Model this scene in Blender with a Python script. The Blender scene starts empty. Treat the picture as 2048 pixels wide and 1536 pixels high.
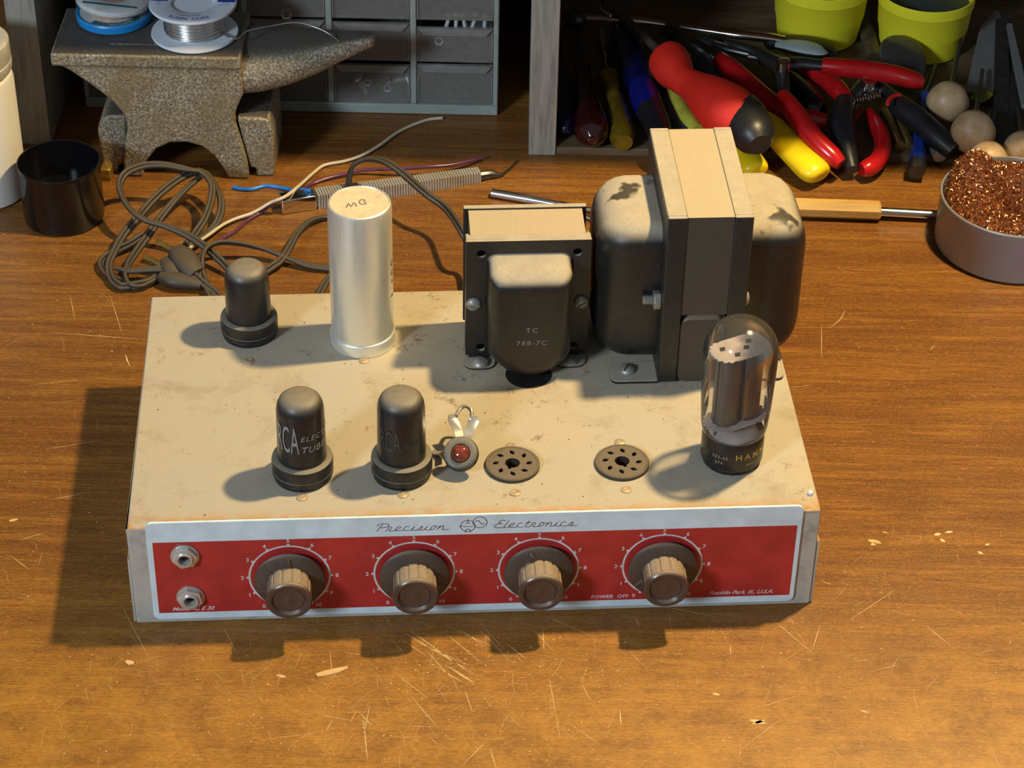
import bpy, bmesh, math, random
from mathutils import Vector, Matrix
random.seed(7)
PI = math.pi
C = bpy.context.scene.collection
sc = bpy.context.scene

# ------------------------------------------------------------------ camera, lights, exposure
F_PX, PITCH, ROLL = 4674.1, 0.64856, 0.02121
CAM = Vector((16.593, -921.695, 852.908))           # millimetres
_fw = Vector((0, math.cos(PITCH), -math.sin(PITCH)))
_u0 = Vector((0, math.sin(PITCH), math.cos(PITCH)))
_r0 = Vector((1, 0, 0))
_rt = math.cos(ROLL)*_r0 + math.sin(ROLL)*_u0
_up = -math.sin(ROLL)*_r0 + math.cos(ROLL)*_u0
cd = bpy.data.cameras.new('camera'); cam = bpy.data.objects.new('camera', cd); C.objects.link(cam)
cam.matrix_world = Matrix(((_rt.x, _up.x, -_fw.x, CAM.x*.001), (_rt.y, _up.y, -_fw.y, CAM.y*.001),
                           (_rt.z, _up.z, -_fw.z, CAM.z*.001), (0, 0, 0, 1)))
cd.sensor_width = 36; cd.lens = F_PX/2048*36; cd.clip_start = .05
sc.camera = cam
sc.view_settings.view_transform = 'Standard'; sc.view_settings.look = 'None'
sc.view_settings.gamma = 1; sc.view_settings.exposure = 0.34; sc.view_settings.use_curve_mapping = False
w = bpy.data.worlds.new('room_light'); sc.world = w; w.use_nodes = True
w.node_tree.nodes['Background'].inputs[0].default_value = (.86, .93, 1.0, 1)
w.node_tree.nodes['Background'].inputs[1].default_value = .15
def lamp(name, loc, power, col, radius):
    l = bpy.data.lights.new(name, 'POINT'); l.energy = power; l.color = col; l.shadow_soft_size = radius
    o = bpy.data.objects.new(name, l); C.objects.link(o); o.location = loc; return o
lamp('warm_bench_lamp', (.412, .239, .965), 55.0, (1.0, .74, .36), .026)
lamp('cool_side_lamp', (-1.44, -1.71, 1.34), 140.0, (.74, .87, 1.0), .22)

# ------------------------------------------------------------------ pixel helpers used only to measure places (mm)
def ray(px, py): return _fw + _rt*((px-1024)/F_PX) - _up*((py-768)/F_PX)
def on(px, py, z=0.0):
    d = ray(px, py); return CAM + d*((z-CAM.z)/d.z)
def ony(px, py, y):
    d = ray(px, py); return CAM + d*((y-CAM.y)/d.y)
def P(*pts):   # list of (px,py,z)
    return [on(*p) for p in pts]

# ------------------------------------------------------------------ mesh builder (millimetres)
class MB:
    def __init__(s): s.v = []; s.f = []; s.m = []
    def add(s, vs, fs, mi=0, M=None):
        b = len(s.v)
        for v in vs:
            v = Vector(v); s.v.append(M @ v if M is not None else v)
        for f in fs: s.f.append([b+i for i in f]); s.m.append(mi)
        return s
    def box(s, x0, x1, y0, y1, z0, z1, mi=0, M=None):
        vs = [(x, y, z) for z in (z0, z1) for y in (y0, y1) for x in (x0, x1)]
        return s.add(vs, [(0,2,3,1),(4,5,7,6),(0,1,5,4),(2,6,7,3),(0,4,6,2),(1,3,7,5)], mi, M)
    def lathe(s, prof, n=48, M=None, mi=0, a0=0, a1=2*PI, rfun=None, caps=None):
        loop = caps == 'loop'
        if caps is None: caps = prof[0] != prof[-1]
        if loop: prof = list(prof)+[prof[0]]; caps = False
        full = abs(a1-a0-2*PI) < 1e-6; k = n if full else n+1; vs = []; fs = []
        for r, z in prof:
            for i in range(k):
                a = a0+(a1-a0)*i/n; rr = r*(rfun(a, z) if rfun else 1)
                vs.append((rr*math.cos(a), rr*math.sin(a), z))
        for j in range(len(prof)-1):
            for i in range(n):
                i2 = (i+1) % k if full else i+1
                fs.append((j*k+i, j*k+i2, (j+1)*k+i2, (j+1)*k+i))
        if full and caps:
            if prof[0][0] > 1e-6: fs.append(tuple(range(k))[::-1])
            if prof[-1][0] > 1e-6: fs.append(tuple((len(prof)-1)*k+i for i in range(k)))
        return s.add(vs, fs, mi, M)
    def cyl(s, p0, p1, r0, r1=None, n=24, mi=0, M=None):
        p0 = Vector(p0); p1 = Vector(p1); r1 = r0 if r1 is None else r1
        q = (p1-p0).to_track_quat('Z', 'Y').to_matrix().to_4x4(); q.translation = p0
        if M is not None: q = M @ q
        return s.lathe([(r0, 0), (r1, (p1-p0).length)], n, q, mi)
    def sweep(s, path, sec, radii=None, closed_caps=True, upv=(0,0,1), mi=0, M=None, twist=None):
        path = [Vector(p) for p in path]; n = len(sec); vs = []; fs = []; up = Vector(upv)
        for i, p in enumerate(path):
            t = (path[min(i+1, len(path)-1)]-path[max(i-1, 0)])
            if t.length < 1e-9: t = Vector((1,0,0))
            t.normalize()
            side = t.cross(up)
            if side.length < 1e-3: side = t.cross(Vector((0,1,0)))
            side.normalize(); u2 = side.cross(t).normalized()
            r = radii[i] if radii else 1.0
            rx, ry = (r if isinstance(r, tuple) else (r, r))
            tw = twist[i] if twist else 0
            for a, b in sec:
                a2 = a*rx; b2 = b*ry
                a3 = a2*math.cos(tw)-b2*math.sin(tw); b3 = a2*math.sin(tw)+b2*math.cos(tw)
                vs.append(p+side*a3+u2*b3)
        for j in range(len(path)-1):
            for i in range(n):
                fs.append((j*n+i, (j+1)*n+i, (j+1)*n+(i+1) % n, j*n+(i+1) % n))
        if closed_caps:
            fs.append(tuple(range(n))); fs.append(tuple((len(path)-1)*n+i for i in range(n))[::-1])
        return s.add(vs, fs, mi, M)
    def tube(s, path, r, n=14, mi=0, M=None, smooth=0, sx=1, sy=1, upv=(0,0,1)):
        if smooth: path, r = spline(path, r, smooth)
        rr = r if isinstance(r, (list, tuple)) else [r]*len(path)
        sec = [(math.cos(2*PI*i/n)*sx, math.sin(2*PI*i/n)*sy) for i in range(n)]
        return s.sweep(path, sec, rr, upv=upv, mi=mi, M=M)
    def prism(s, out, d0, d1, M=None, mi=0):       # outline in x,y extruded z d0..d1
        n = len(out)
        vs = [(x, y, d0) for x, y in out]+[(x, y, d1) for x, y in out]
        fs = [tuple(range(n))[::-1], tuple(range(n, 2*n))]+[(i, (i+1) % n, n+(i+1) % n, n+i) for i in range(n)]
        return s.add(vs, fs, mi, M)
    def sphere(s, c, r, n=24, mi=0, sz=1, M=None):
        prof = [(r*math.sin(PI*i/12), -r*math.cos(PI*i/12)*sz) for i in range(13)]
        prof[0] = (1e-4, prof[0][1]); prof[-1] = (1e-4, prof[-1][1])
        T = Matrix.Translation(Vector(c)); 
        if M is not None: T = M @ T
        return s.lathe(prof, n, T, mi)
    def build(s, name, mats, parent=None, bevel=0, seg=2, smooth=35, flatfn=None, fix=True):
        me = bpy.data.meshes.new(name)
        me.from_pydata([v*.001 for v in s.v], [], s.f)
        ml = mats if isinstance(mats, (list, tuple)) else [mats]
        for m in ml: me.materials.append(m)
        for p, mi in zip(me.polygons, s.m): p.material_index = mi
        if fix:
            bm = bmesh.new(); bm.from_mesh(me); bmesh.ops.recalc_face_normals(bm, faces=bm.faces[:]); bm.to_mesh(me); bm.free()
        if smooth:
            me.polygons.foreach_set('use_smooth', [True]*len(me.polygons)); me.set_sharp_from_angle(angle=math.radians(smooth))
        me.update()
        o = bpy.data.objects.new(name, me); C.objects.link(o)
        if parent: o.parent = parent
        if bevel:
            b = o.modifiers.new('bevel', 'BEVEL'); b.width = bevel*.001; b.segments = seg; b.limit_method = 'ANGLE'; b.angle_limit = math.radians(30)
            b.harden_normals = False
            me.polygons.foreach_set('use_smooth', [True]*len(me.polygons)); me.set_sharp_from_angle(angle=math.radians(50))
        return o
def spline(pts, r, k):
    pts = [Vector(p) for p in pts]; rr = r if isinstance(r, (list, tuple)) else [r]*len(pts)
    out = []; ro = []; n = len(pts)
    def cr(a, b, c, d, t): return .5*((2*b)+(c-a)*t+(2*a-5*b+4*c-d)*t*t+(3*b-a-3*c+d)*t**3)
    for i in range(n-1):
        a = pts[max(i-1, 0)]; b = pts[i]; c = pts[i+1]; d = pts[min(i+2, n-1)]
        ra, rb, rc, rd = rr[max(i-1,0)], rr[i], rr[i+1], rr[min(i+2,n-1)]
        for j in range(k):
            t = j/k; out.append(cr(a, b, c, d, t)); ro.append(max(.05, cr(ra, rb, rc, rd, t)))
    out.append(pts[-1]); ro.append(rr[-1])
    return out, ro
def roundrect(x0, x1, y0, y1, r, n=5):
    o = []
    for cx, cy, a in ((x1-r, y0+r, -PI/2), (x1-r, y1-r, 0), (x0+r, y1-r, PI/2), (x0+r, y0+r, PI)):
        for i in range(n+1): o.append((cx+r*math.cos(a+PI/2*i/n), cy+r*math.sin(a+PI/2*i/n)))
    return o
def tag(o, label=None, cat=None, group=None, kind=None):
    if label: o['label'] = label
    if cat: o['category'] = cat
    if group: o['group'] = group
    if kind: o['kind'] = kind
    return o
def empty(name, loc=(0,0,0), rz=0, parent=None):
    o = bpy.data.objects.new(name, None); C.objects.link(o); o.location = Vector(loc)*.001; o.rotation_euler = (0,0,rz)
    o.empty_display_size = .01
    if parent: o.parent = parent
    return o
def copy_tree(o, parent=None):
    c = o.copy(); C.objects.link(c); c.parent = parent
    for ch in [x for x in bpy.data.objects if x.parent == o]: copy_tree(ch, c)
    return c
def boolean(a, cutters):
    for c in cutters:
        m = a.modifiers.new('cut', 'BOOLEAN'); m.operation = 'DIFFERENCE'; m.object = c; m.solver = 'EXACT'
    bpy.context.view_layer.update()
    dg = bpy.context.evaluated_depsgraph_get()
    me = bpy.data.meshes.new_from_object(a.evaluated_get(dg)); a.modifiers.clear(); a.data = me
    me.polygons.foreach_set('use_smooth', [True]*len(me.polygons)); me.set_sharp_from_angle(angle=math.radians(35))
    for c in cutters: bpy.data.objects.remove(c)
def text_geo(txt, size, align='CENTER', bold=0, shear=0, spacing=1.0):
    cu = bpy.data.curves.new('t', 'FONT'); cu.body = txt; cu.size = size; cu.align_x = align; cu.offset = bold; cu.shear = shear
    cu.space_character = spacing; cu.resolution_u = 3
    o = bpy.data.objects.new('t', cu); C.objects.link(o); bpy.context.view_layer.update()
    me = bpy.data.meshes.new_from_object(o.evaluated_get(bpy.context.evaluated_depsgraph_get()))
    vs = [tuple(v.co) for v in me.vertices]; fs = [tuple(p.vertices) for p in me.polygons]
    bpy.data.objects.remove(o); bpy.data.curves.remove(cu); bpy.data.meshes.remove(me)
    return vs, fs
def add_text(mb, txt, size, fn, **k):
    vs, fs = text_geo(txt, size, **k); mb.add([fn(x, y) for x, y, z in vs], fs)
def stroke(mb, pts, wd, fn):                      # thin flat line, pts 2D
    vs = []; n = len(pts)
    for i, (x, y) in enumerate(pts):
        a = pts[max(i-1, 0)]; b = pts[min(i+1, n-1)]; dx, dy = b[0]-a[0], b[1]-a[1]; l = math.hypot(dx, dy) or 1
        nx, ny = -dy/l*wd/2, dx/l*wd/2
        vs += [fn(x+nx, y+ny), fn(x-nx, y-ny)]
    mb.add(vs, [(2*i, 2*i+1, 2*i+3, 2*i+2) for i in range(n-1)])
def smooth2(pts, k=5):
    p, _ = spline([(x, y, 0) for x, y in pts], 1, k); return [(q.x, q.y) for q in p]

# ------------------------------------------------------------------ materials
def lin(r, g, b):
    f = lambda c: (c/255/12.92) if c/255 <= .04045 else ((c/255+.055)/1.055)**2.4
    return (f(r), f(g), f(b), 1)
class NT:
    def __init__(s, name):
        s.m = bpy.data.materials.new(name); s.m.use_nodes = True; s.t = s.m.node_tree; s.b = s.t.nodes['Principled BSDF']
        s.out = s.t.nodes['Material Output']
    def n(s, typ, **k):
        nd = s.t.nodes.new(typ)
        for a, b in k.items(): setattr(nd, a, b)
        return nd
    def l(s, a, b): s.t.links.new(a, b)
    def coord(s, scale=(1,1,1), rot=(0,0,0), kind='Object'):
        tc = s.n('ShaderNodeTexCoord'); mp = s.n('ShaderNodeMapping'); s.l(tc.outputs[kind], mp.inputs[0])
        mp.inputs['Scale'].default_value = scale; mp.inputs['Rotation'].default_value = rot; return mp.outputs[0]
    def noise(s, vec, scale, detail=4, rough=.6, dist=0):
        nd = s.n('ShaderNodeTexNoise'); s.l(vec, nd.inputs['Vector']); nd.inputs['Scale'].default_value = scale
        nd.inputs['Detail'].default_value = detail; nd.inputs['Roughness'].default_value = rough; nd.inputs['Distortion'].default_value = dist
        return nd.outputs['Fac']
    def ramp(s, fac, stops, interp='LINEAR'):
        r = s.n('ShaderNodeValToRGB'); s.l(fac, r.inputs[0]); e = r.color_ramp.elements; r.color_ramp.interpolation = interp
        while len(e) < len(stops): e.new(.5)
        for i, (p, c) in enumerate(stops):
            e[i].position = p; e[i].color = c if isinstance(c, tuple) else (c, c, c, 1)
        return r.outputs[0]
    def mix(s, fac, a, b, typ='MIX'):
        m = s.n('ShaderNodeMix', data_type='RGBA', blend_type=typ)
        for sock, v in ((m.inputs[0], fac), (m.inputs[6], a), (m.inputs[7], b)):
            if hasattr(v, 'is_linked') or hasattr(v, 'links'): s.l(v, sock)
            else: sock.default_value = v
        return m.outputs[2]
    def math(s, op, a, b=0.0):
        m = s.n('ShaderNodeMath', operation=op)
        for i, v in ((0, a), (1, b)):
            if hasattr(v, 'links'): s.l(v, m.inputs[i])
            else: m.inputs[i].default_value = v
        return m.outputs[0]
    def bump(s, h, strength=.2, dist=.001):
        b = s.n('ShaderNodeBump'); s.l(h, b.inputs['Height']); b.inputs['Strength'].default_value = strength; b.inputs['Distance'].default_value = dist
        s.l(b.outputs[0], s.b.inputs['Normal'])
    def set(s, **k):
        for a, v in k.items():
            i = s.b.inputs[a.replace('_', ' ')]
            if hasattr(v, 'links'): s.l(v, i)
            else: i.default_value = v
def plain(name, col, rough=.5, metal=0, var=.12, scale=120, bump=0, **k):
    t = NT(name); v = t.coord(); nz = t.noise(v, scale, 5)
    d = tuple(c*(1-var*1.6) for c in col[:3])+(1,); u = tuple(min(1, c*(1+var)) for c in col[:3])+(1,)
    t.set(Base_Color=t.ramp(nz, [(.3, d), (.7, u)]), Roughness=rough, Metallic=metal)
    if bump: t.bump(nz, bump, .0005)
    for a, b in k.items(): t.b.inputs[a.replace('_', ' ')].default_value = b
    return t.m
DUST = (.36, .315, .24, 1)
def dusty(name, col, rough=.45, metal=0, lo=.35, hi=.85, amount=.92, speck=.6, dust=DUST, bare=False):
    t = NT(name); v = t.coord()
    nz = t.noise(v, 90, 6, .7); fine = t.noise(v, 900, 3, .6)
    g = t.n('ShaderNodeNewGeometry'); sp = t.n('ShaderNodeSeparateXYZ'); t.l(g.outputs['Normal'], sp.inputs[0])
    mr = t.n('ShaderNodeMapRange', interpolation_type='SMOOTHSTEP'); t.l(sp.outputs[2], mr.inputs[0])
    mr.inputs[1].default_value = lo; mr.inputs[2].default_value = hi; mr.inputs[4].default_value = amount
    k = t.math('MULTIPLY', mr.outputs[0], t.math('ADD', t.math('MULTIPLY', nz, .5), .72))
    if bare: k = t.math('MULTIPLY', k, t.ramp(t.noise(v, 38, 3, .6), [(.60, 1.0), (.65, .12)]))
    sk = t.math('MULTIPLY', t.ramp(fine, [(.58, 0.0), (.72, 1.0)]), speck*.35)
    thin = t.math('MULTIPLY', t.ramp(nz, [(.5, 0.0), (.8, 1.0)]), .03)
    k = t.math('MINIMUM', t.math('ADD', t.math('ADD', k, sk), thin), 1.0)
    dc = t.mix(fine, tuple(c*.8 for c in dust[:3])+(1,), tuple(min(1,c*1.18) for c in dust[:3])+(1,))
    t.set(Base_Color=t.mix(k, col, dc), Roughness=t.math('ADD', t.math('MULTIPLY', k, .5), rough), Metallic=metal)
    return t.m

def mat_table():
    t = NT('walnut_laminate'); v = t.coord((1, 1, 1), (0, 0, -.015))
    st = t.coord((1.0, 24, 1), (0, 0, -.015))
    n1 = t.noise(st, 9, 8, .72, .5); st2 = t.coord((3.0, 130, 1), (0, 0, -.015)); n2 = t.noise(st2, 14, 5, .7, .2)
    st3 = t.coord((.7, 7, 1), (0, 0, .02)); n3 = t.noise(st3, 7, 5, .6, 1.2)
    fine = t.noise(v, 900, 4, .7)
    c = t.ramp(n1, [(.28, (.085, .029, .006, 1)), (.42, (.190, .072, .012, 1)), (.55, (.270, .112, .018, 1)), (.75, (.345, .155, .025, 1))])
    c = t.mix(t.math('MULTIPLY', t.ramp(n2, [(.38, 1.0), (.56, 0.0)]), .78), c, (.065, .022, .006, 1))
    c = t.mix(t.math('MULTIPLY', t.ramp(n3, [(.38, 1.0), (.56, 0.0)]), .62), c, (.11, .036, .009, 1))
    c = t.mix(t.math('MULTIPLY', t.ramp(fine, [(.5, 0.0), (.75, 1.0)]), .35), c, (.42, .22, .07, 1))
    # patchy golden tone, stronger towards the front of the bench
    sx = t.n('ShaderNodeSeparateXYZ'); tc = t.n('ShaderNodeTexCoord'); t.l(tc.outputs['Object'], sx.inputs[0])
    wy = t.n('ShaderNodeMapRange', interpolation_type='SMOOTHSTEP'); t.l(sx.outputs[1], wy.inputs[0]); wy.inputs[1].default_value = .06; wy.inputs[2].default_value = -.10
    wn = t.noise(v, 34, 8, .75)
    k = t.math('MULTIPLY', wy.outputs[0], t.ramp(wn, [(.35, .15), (.65, .8)]))
    c = t.mix(t.math('MULTIPLY', k, .75), c, (.52, .255, .036, 1))
    mid = t.noise(t.coord((1, 3.5, 1), (0, 0, -.015)), 260, 5, .8); c = t.mix(t.math('MULTIPLY', t.ramp(mid, [(.34, 1.0), (.50, 0.0)]), .48), c, (.07, .028, .008, 1)); c = t.mix(t.math('MULTIPLY', t.ramp(mid, [(.54, 0.0), (.70, 1.0)]), .42), c, (.54, .29, .06, 1))
    t.set(Base_Color=c, Roughness=t.ramp(fine, [(.3, .30), (.7, .50)]))
    t.bump(n2, .06, .0003)
    return t.m
def mat_chassis():
    t = NT('dusty_grey_steel'); v = t.coord(); nz = t.noise(v, 30, 7, .7, .4); f = t.noise(v, 1400, 3, .6); b = t.noise(v, 9, 5, .6)
    g = t.n('ShaderNodeNewGeometry'); sp = t.n('ShaderNodeSeparateXYZ'); t.l(g.outputs['Normal'], sp.inputs[0])
    up = t.ramp(sp.outputs[2], [(.35, 0.0), (.8, 1.0)])
    dust = t.mix(f, (.33, .295, .23, 1), (.42, .375, .295, 1))
    dust = t.mix(t.ramp(nz, [(.52, 0.0), (.68, .55)]), dust, (.24, .175, .105, 1))
    dust = t.mix(t.ramp(b, [(.46, 0.0), (.66, .45)]), dust, (.42, .335, .205, 1))
    # rust line along the front bend
    so = t.n('ShaderNodeSeparateXYZ'); tc = t.n('ShaderNodeTexCoord'); t.l(tc.outputs['Object'], so.inputs[0])
    fr = t.n('ShaderNodeMapRange', interpolation_type='SMOOTHSTEP'); t.l(so.outputs[1], fr.inputs[0]); fr.inputs[1].default_value = .014; fr.inputs[2].default_value = .0
    rn = t.noise(v, 120, 6, .75)
    sn = t.noise(v, 95, 6, .8); dust = t.mix(t.math('MULTIPLY', t.ramp(sn, [(.575, 0.0), (.65, .8)]), t.ramp(b, [(.42, 0.0), (.6, 1.0)])), dust, (.15, .10, .06, 1))
    dust = t.mix(t.math('MULTIPLY', fr.outputs[0], t.ramp(rn, [(.40, 0.0), (.52, 1.0)])), dust, (.42, .20, .045, 1))
    steel = t.ramp(t.noise(v, 45, 5, .7), [(.3, (.26, .25, .20, 1)), (.45, (.41, .40, .35, 1)), (.75, (.46, .445, .39, 1))])
    t.set(Base_Color=t.mix(up, steel, dust), Roughness=t.ramp(up, [(0.0, .45), (1.0, .85)]), Metallic=0.0)
    t.bump(f, .15, .0003)
    return t.m
def mat_wood(name, cols, scale=(1, 12, 12), sc_=14, rough=.6):
    t = NT(name); v = t.coord(scale); n1 = t.noise(v, sc_, 7, .65, .3)
    t.set(Base_Color=t.ramp(n1, [(.3, cols[0]), (.5, cols[1]), (.72, cols[2])]), Roughness=rough); t.bump(n1, .2, .0006); return t.m
def mat_anvil():
    t = NT('pitted_cast_iron'); v = t.coord(); n1 = t.noise(v, 620, 5, .9); n2 = t.noise(v, 22, 5, .6); n3 = t.noise(v, 60, 4, .6)
    c = t.ramp(n1, [(.36, (.035, .03, .022, 1)), (.49, (.20, .175, .125, 1)), (.63, (.62, .58, .48, 1))])
    c = t.mix(t.ramp(n2, [(.42, 0.0), (.62, .65)]), c, (.20, .145, .055, 1))
    c = t.mix(t.ramp(n3, [(.62, 0.0), (.70, .7)]), c, (.18, .05, .025, 1))
    g = t.n('ShaderNodeNewGeometry'); sp = t.n('ShaderNodeSeparateXYZ'); t.l(g.outputs['Normal'], sp.inputs[0])
    c = t.mix(t.ramp(sp.outputs[2], [(.8, 0.0), (.97, .85)]), c, (.075, .068, .062, 1))
    t.set(Base_Color=c, Roughness=.5, Metallic=.25); t.bump(n1, .7, .0006); return t.m
def mat_lam(name, axis, top=(.40, .33, .225, 1), side=(.075, .056, .038, 1), freq=9000):
    t = NT(name); tc = t.n('ShaderNodeTexCoord'); wv = t.n('ShaderNodeTexWave'); t.l(tc.outputs['Object'], wv.inputs[0])
    wv.wave_type = 'BANDS'; wv.bands_direction = axis; wv.inputs['Scale'].default_value = freq/20; wv.inputs['Distortion'].default_value = .3; wv.inputs['Detail'].default_value = 2
    v = t.coord(); nz = t.noise(v, 150, 5, .7); f = t.noise(v, 1300, 2)
    g = t.n('ShaderNodeNewGeometry'); sp = t.n('ShaderNodeSeparateXYZ'); t.l(g.outputs['Normal'], sp.inputs[0]); up = t.ramp(sp.outputs[2], [(.4, 0.0), (.8, 1.0)])
    dc = t.mix(f, tuple(c*.8 for c in top[:3])+(1,), tuple(c*1.15 for c in top[:3])+(1,))
    dc = t.mix(t.math('MULTIPLY', wv.outputs['Fac'], .16), dc, (.12, .07, .03, 1))
    sd = t.mix(t.math('MULTIPLY', wv.outputs['Fac'], .6), side, tuple(c*.42 for c in side[:3])+(1,))
    sd = t.mix(t.math('MULTIPLY', nz, .3), sd, (.09, .07, .05, 1))
    t.set(Base_Color=t.mix(up, sd, dc), Roughness=.7); t.bump(wv.outputs['Fac'], .4, .0003); return t.m
def mat_glassthin(name, tint=(1, 1, 1, 1), rough=.02, ior=1.45, extra=0.0, haze=.045):
    t = NT(name); tr = t.n('ShaderNodeBsdfTransparent'); gl = t.n('ShaderNodeBsdfGlossy'); fr = t.n('ShaderNodeFresnel'); mx = t.n('ShaderNodeMixShader')
    tr.inputs[0].default_value = tint; gl.inputs['Roughness'].default_value = rough; fr.inputs[0].default_value = ior
    t.l(t.math('ADD', fr.outputs[0], extra), mx.inputs[0]); t.l(tr.outputs[0], mx.inputs[1]); t.l(gl.outputs[0], mx.inputs[2])
    hz = t.n('ShaderNodeMixShader'); df = t.n('ShaderNodeBsdfDiffuse'); df.inputs[0].default_value = (.62, .58, .50, 1); hz.inputs[0].default_value = haze
    t.l(mx.outputs[0], hz.inputs[1]); t.l(df.outputs[0], hz.inputs[2]); t.l(hz.outputs[0], t.out.inputs[0]); return t.m
def mat_getter():
    t = NT('silver_getter_film'); tr = t.n('ShaderNodeBsdfTransparent'); gl = t.n('ShaderNodeBsdfGlossy'); mx = t.n('ShaderNodeMixShader')
    gl.inputs[0].default_value = (.62, .58, .50, 1); gl.inputs['Roughness'].default_value = .1
    g = t.n('ShaderNodeTexCoord'); sp = t.n('ShaderNodeSeparateXYZ'); t.l(g.outputs['Object'], sp.inputs[0])
    nz = t.math('MULTIPLY', t.noise(t.coord(), 60, 3), .010)
    # fades out to the left and to the bottom of the bulb
    q = t.math('ADD', t.math('ADD', sp.outputs[0], t.math('MULTIPLY', sp.outputs[2], .25)), nz)
    r = t.n('ShaderNodeMapRange', interpolation_type='SMOOTHSTEP'); t.l(q, r.inputs[0]); r.inputs[1].default_value = .026; r.inputs[2].default_value = .035
    r.inputs[4].default_value = .96
    t.l(r.outputs[0], mx.inputs[0]); t.l(tr.outputs[0], mx.inputs[1]); t.l(gl.outputs[0], mx.inputs[2]); t.l(mx.outputs[0], t.out.inputs[0]); return t.m
def mat_brush(name, col, rough=.3, axis=(1, 1, 30), metal=1.0):
    t = NT(name); n1 = t.noise(t.coord(axis), 60, 4); n2 = t.noise(t.coord(), 40, 5)
    c = t.mix(t.math('MULTIPLY', n2, .5), col, tuple(c*.7 for c in col[:3])+(1,))
    t.set(Base_Color=c, Roughness=t.ramp(n1, [(.3, rough*.8), (.7, rough*1.4)]), Metallic=metal); return t.m

M = {}
M['table'] = mat_table()
M['chassis'] = mat_chassis()
M['black_paint'] = dusty('dusty_black_enamel', (.011, .0105, .010, 1), .36, 0, .30, .85, .95, .22, bare=True)
M['frame_paint'] = dusty('dusty_black_frame', (.016, .015, .0145, 1), .42, 0, .25, .8, .93, .3)
M['tube_metal'] = dusty('dusty_tube_shell', (.016, .016, .0175, 1), .30, .2, .2, .98, .72, .3, (.26, .23, .18, 1))
M['bakelite'] = dusty('dusty_black_bakelite', (.014, .012, .011, 1), .36, 0, .3, .9, .62, .4, (.27, .24, .18, 1))
M['socket'] = dusty('dusty_brown_socket', (.035, .026, .019, 1), .5, 0, .3, .9, .52, .6, (.22, .17, .115, 1))
M['knob'] = dusty('dusty_brown_bakelite', (.060, .036, .025, 1), .33, 0, .12, .75, .86, 1.2, (.27, .205, .14, 1))
M['knob_face'] = dusty('brown_bakelite_face', (.070, .044, .034, 1), .26, 0, .5, .9, .6, .2, (.30, .23, .15, 1))
M['knob_skirt'] = dusty('brown_bakelite_skirt', (.060, .042, .032, 1), .42, 0, .35, .9, .7, .8, (.28, .22, .15, 1))
M['lam_small'] = mat_lam('steel_laminations', 'Y')
M['lam_big'] = mat_lam('steel_laminations_upright', 'X')
M['panel_white'] = plain('pale_blue_enamel', (.60, .74, .80, 1), .35, 0, .10, 60)
M['panel_red'] = plain('red_enamel', (.42, .030, .028, 1), .38, 0, .14, 50)
M['print_white'] = plain('pale_print', (.60, .62, .62, 1), .5)
M['print_brown'] = plain('dark_brown_print', (.10, .045, .045, 1), .5)
M['nickel'] = mat_brush('worn_nickel', (.60, .59, .55, 1), .28, (1, 1, 30), .55)
M['aluminium'] = mat_brush('aluminium_can', (.86, .87, .80, 1), .34, (30, 30, 1), .72)
M['alu_dust'] = plain('dusty_aluminium_top', (.52, .43, .30, 1), .8, 0, .12, 200)
M['screw'] = plain('dull_zinc', (.34, .33, .29, 1), .45, .5, .2, 200)
M['rivet'] = plain('tan_dusty_rivet', (.42, .32, .19, 1), .5, .2, .2, 300)
M['hole'] = plain('dark_recess', (.012, .010, .009, 1), .7)
M['cord'] = dusty('dusty_rubber_cord', (.030, .024, .018, 1), .5, 0, .4, 1.0, .34, .3, (.14, .105, .065, 1))
M['glass'] = mat_glassthin('tube_glass', (.93, .92, .90, 1), .03, 1.17, .03)
M['getter'] = mat_getter()
M['mica'] = plain('mica_spacer', (.40, .35, .35, 1), .4)
M['plate'] = plain('dark_tube_plate', (.085, .088, .10, 1), .28, .7, .15, 90)
M['tube_base'] = plain('black_tube_base', (.018, .015, .014, 1), .32, 0, .3, 300)
M['gold_print'] = plain('mustard_print', (.45, .30, .05, 1), .5)
M['grey_print'] = plain('faded_grey_print', (.24, .25, .25, 1), .55)
M['tan_print'] = plain('tan_print', (.38, .33, .22, 1), .5)
M['jewel'] = plain('red_jewel', (.18, .03, .015, 1), .10, 0, .5, 300, Coat_Weight=.8)
M['anvil'] = mat_anvil()
M['brass'] = plain('brassy_worn_iron', (.35, .22, .05, 1), .4, .6, .3, 300)
M['plywood'] = mat_wood('weathered_grey_wood', [(.17, .155, .13, 1), (.30, .28, .235, 1), (.38, .35, .285, 1)], (12, 12, 1), 16, .75)
M['floorply'] = mat_wood('brown_plywood', [(.07, .042, .02, 1), (.12, .078, .038, 1), (.17, .115, .06, 1)], (2, 10, 10), 10, .7)
M['edgeply'] = mat_wood('plywood_edge', [(.15, .12, .08, 1), (.28, .23, .15, 1), (.35, .30, .20, 1)], (2, 10, 30), 10, .7)
M['cab'] = plain('grey_green_plastic', (.30, .34, .315, 1), .45, 0, .08, 60)
def mat_drawer():
    t = NT('smoky_clear_plastic'); tr = t.n('ShaderNodeBsdfTransparent'); tr.inputs[0].default_value = (.75, .75, .73, 1)
    df = t.b; t.set(Base_Color=(.55, .54, .51, 1), Roughness=.3); mx = t.n('ShaderNodeMixShader')
    nz = t.noise(t.coord(), 260, 5, .7); t.l(t.ramp(nz, [(.3, .16), (.7, .23)]), mx.inputs[0]); t.l(tr.outputs[0], mx.inputs[1]); t.l(df.outputs[0], mx.inputs[2]); t.l(mx.outputs[0], t.out.inputs[0]); return t.m
M['drawer'] = mat_drawer()
M['pull'] = plain('hazy_plastic_pull', (.20, .21, .20, 1), .35, 0, .1)
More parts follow.
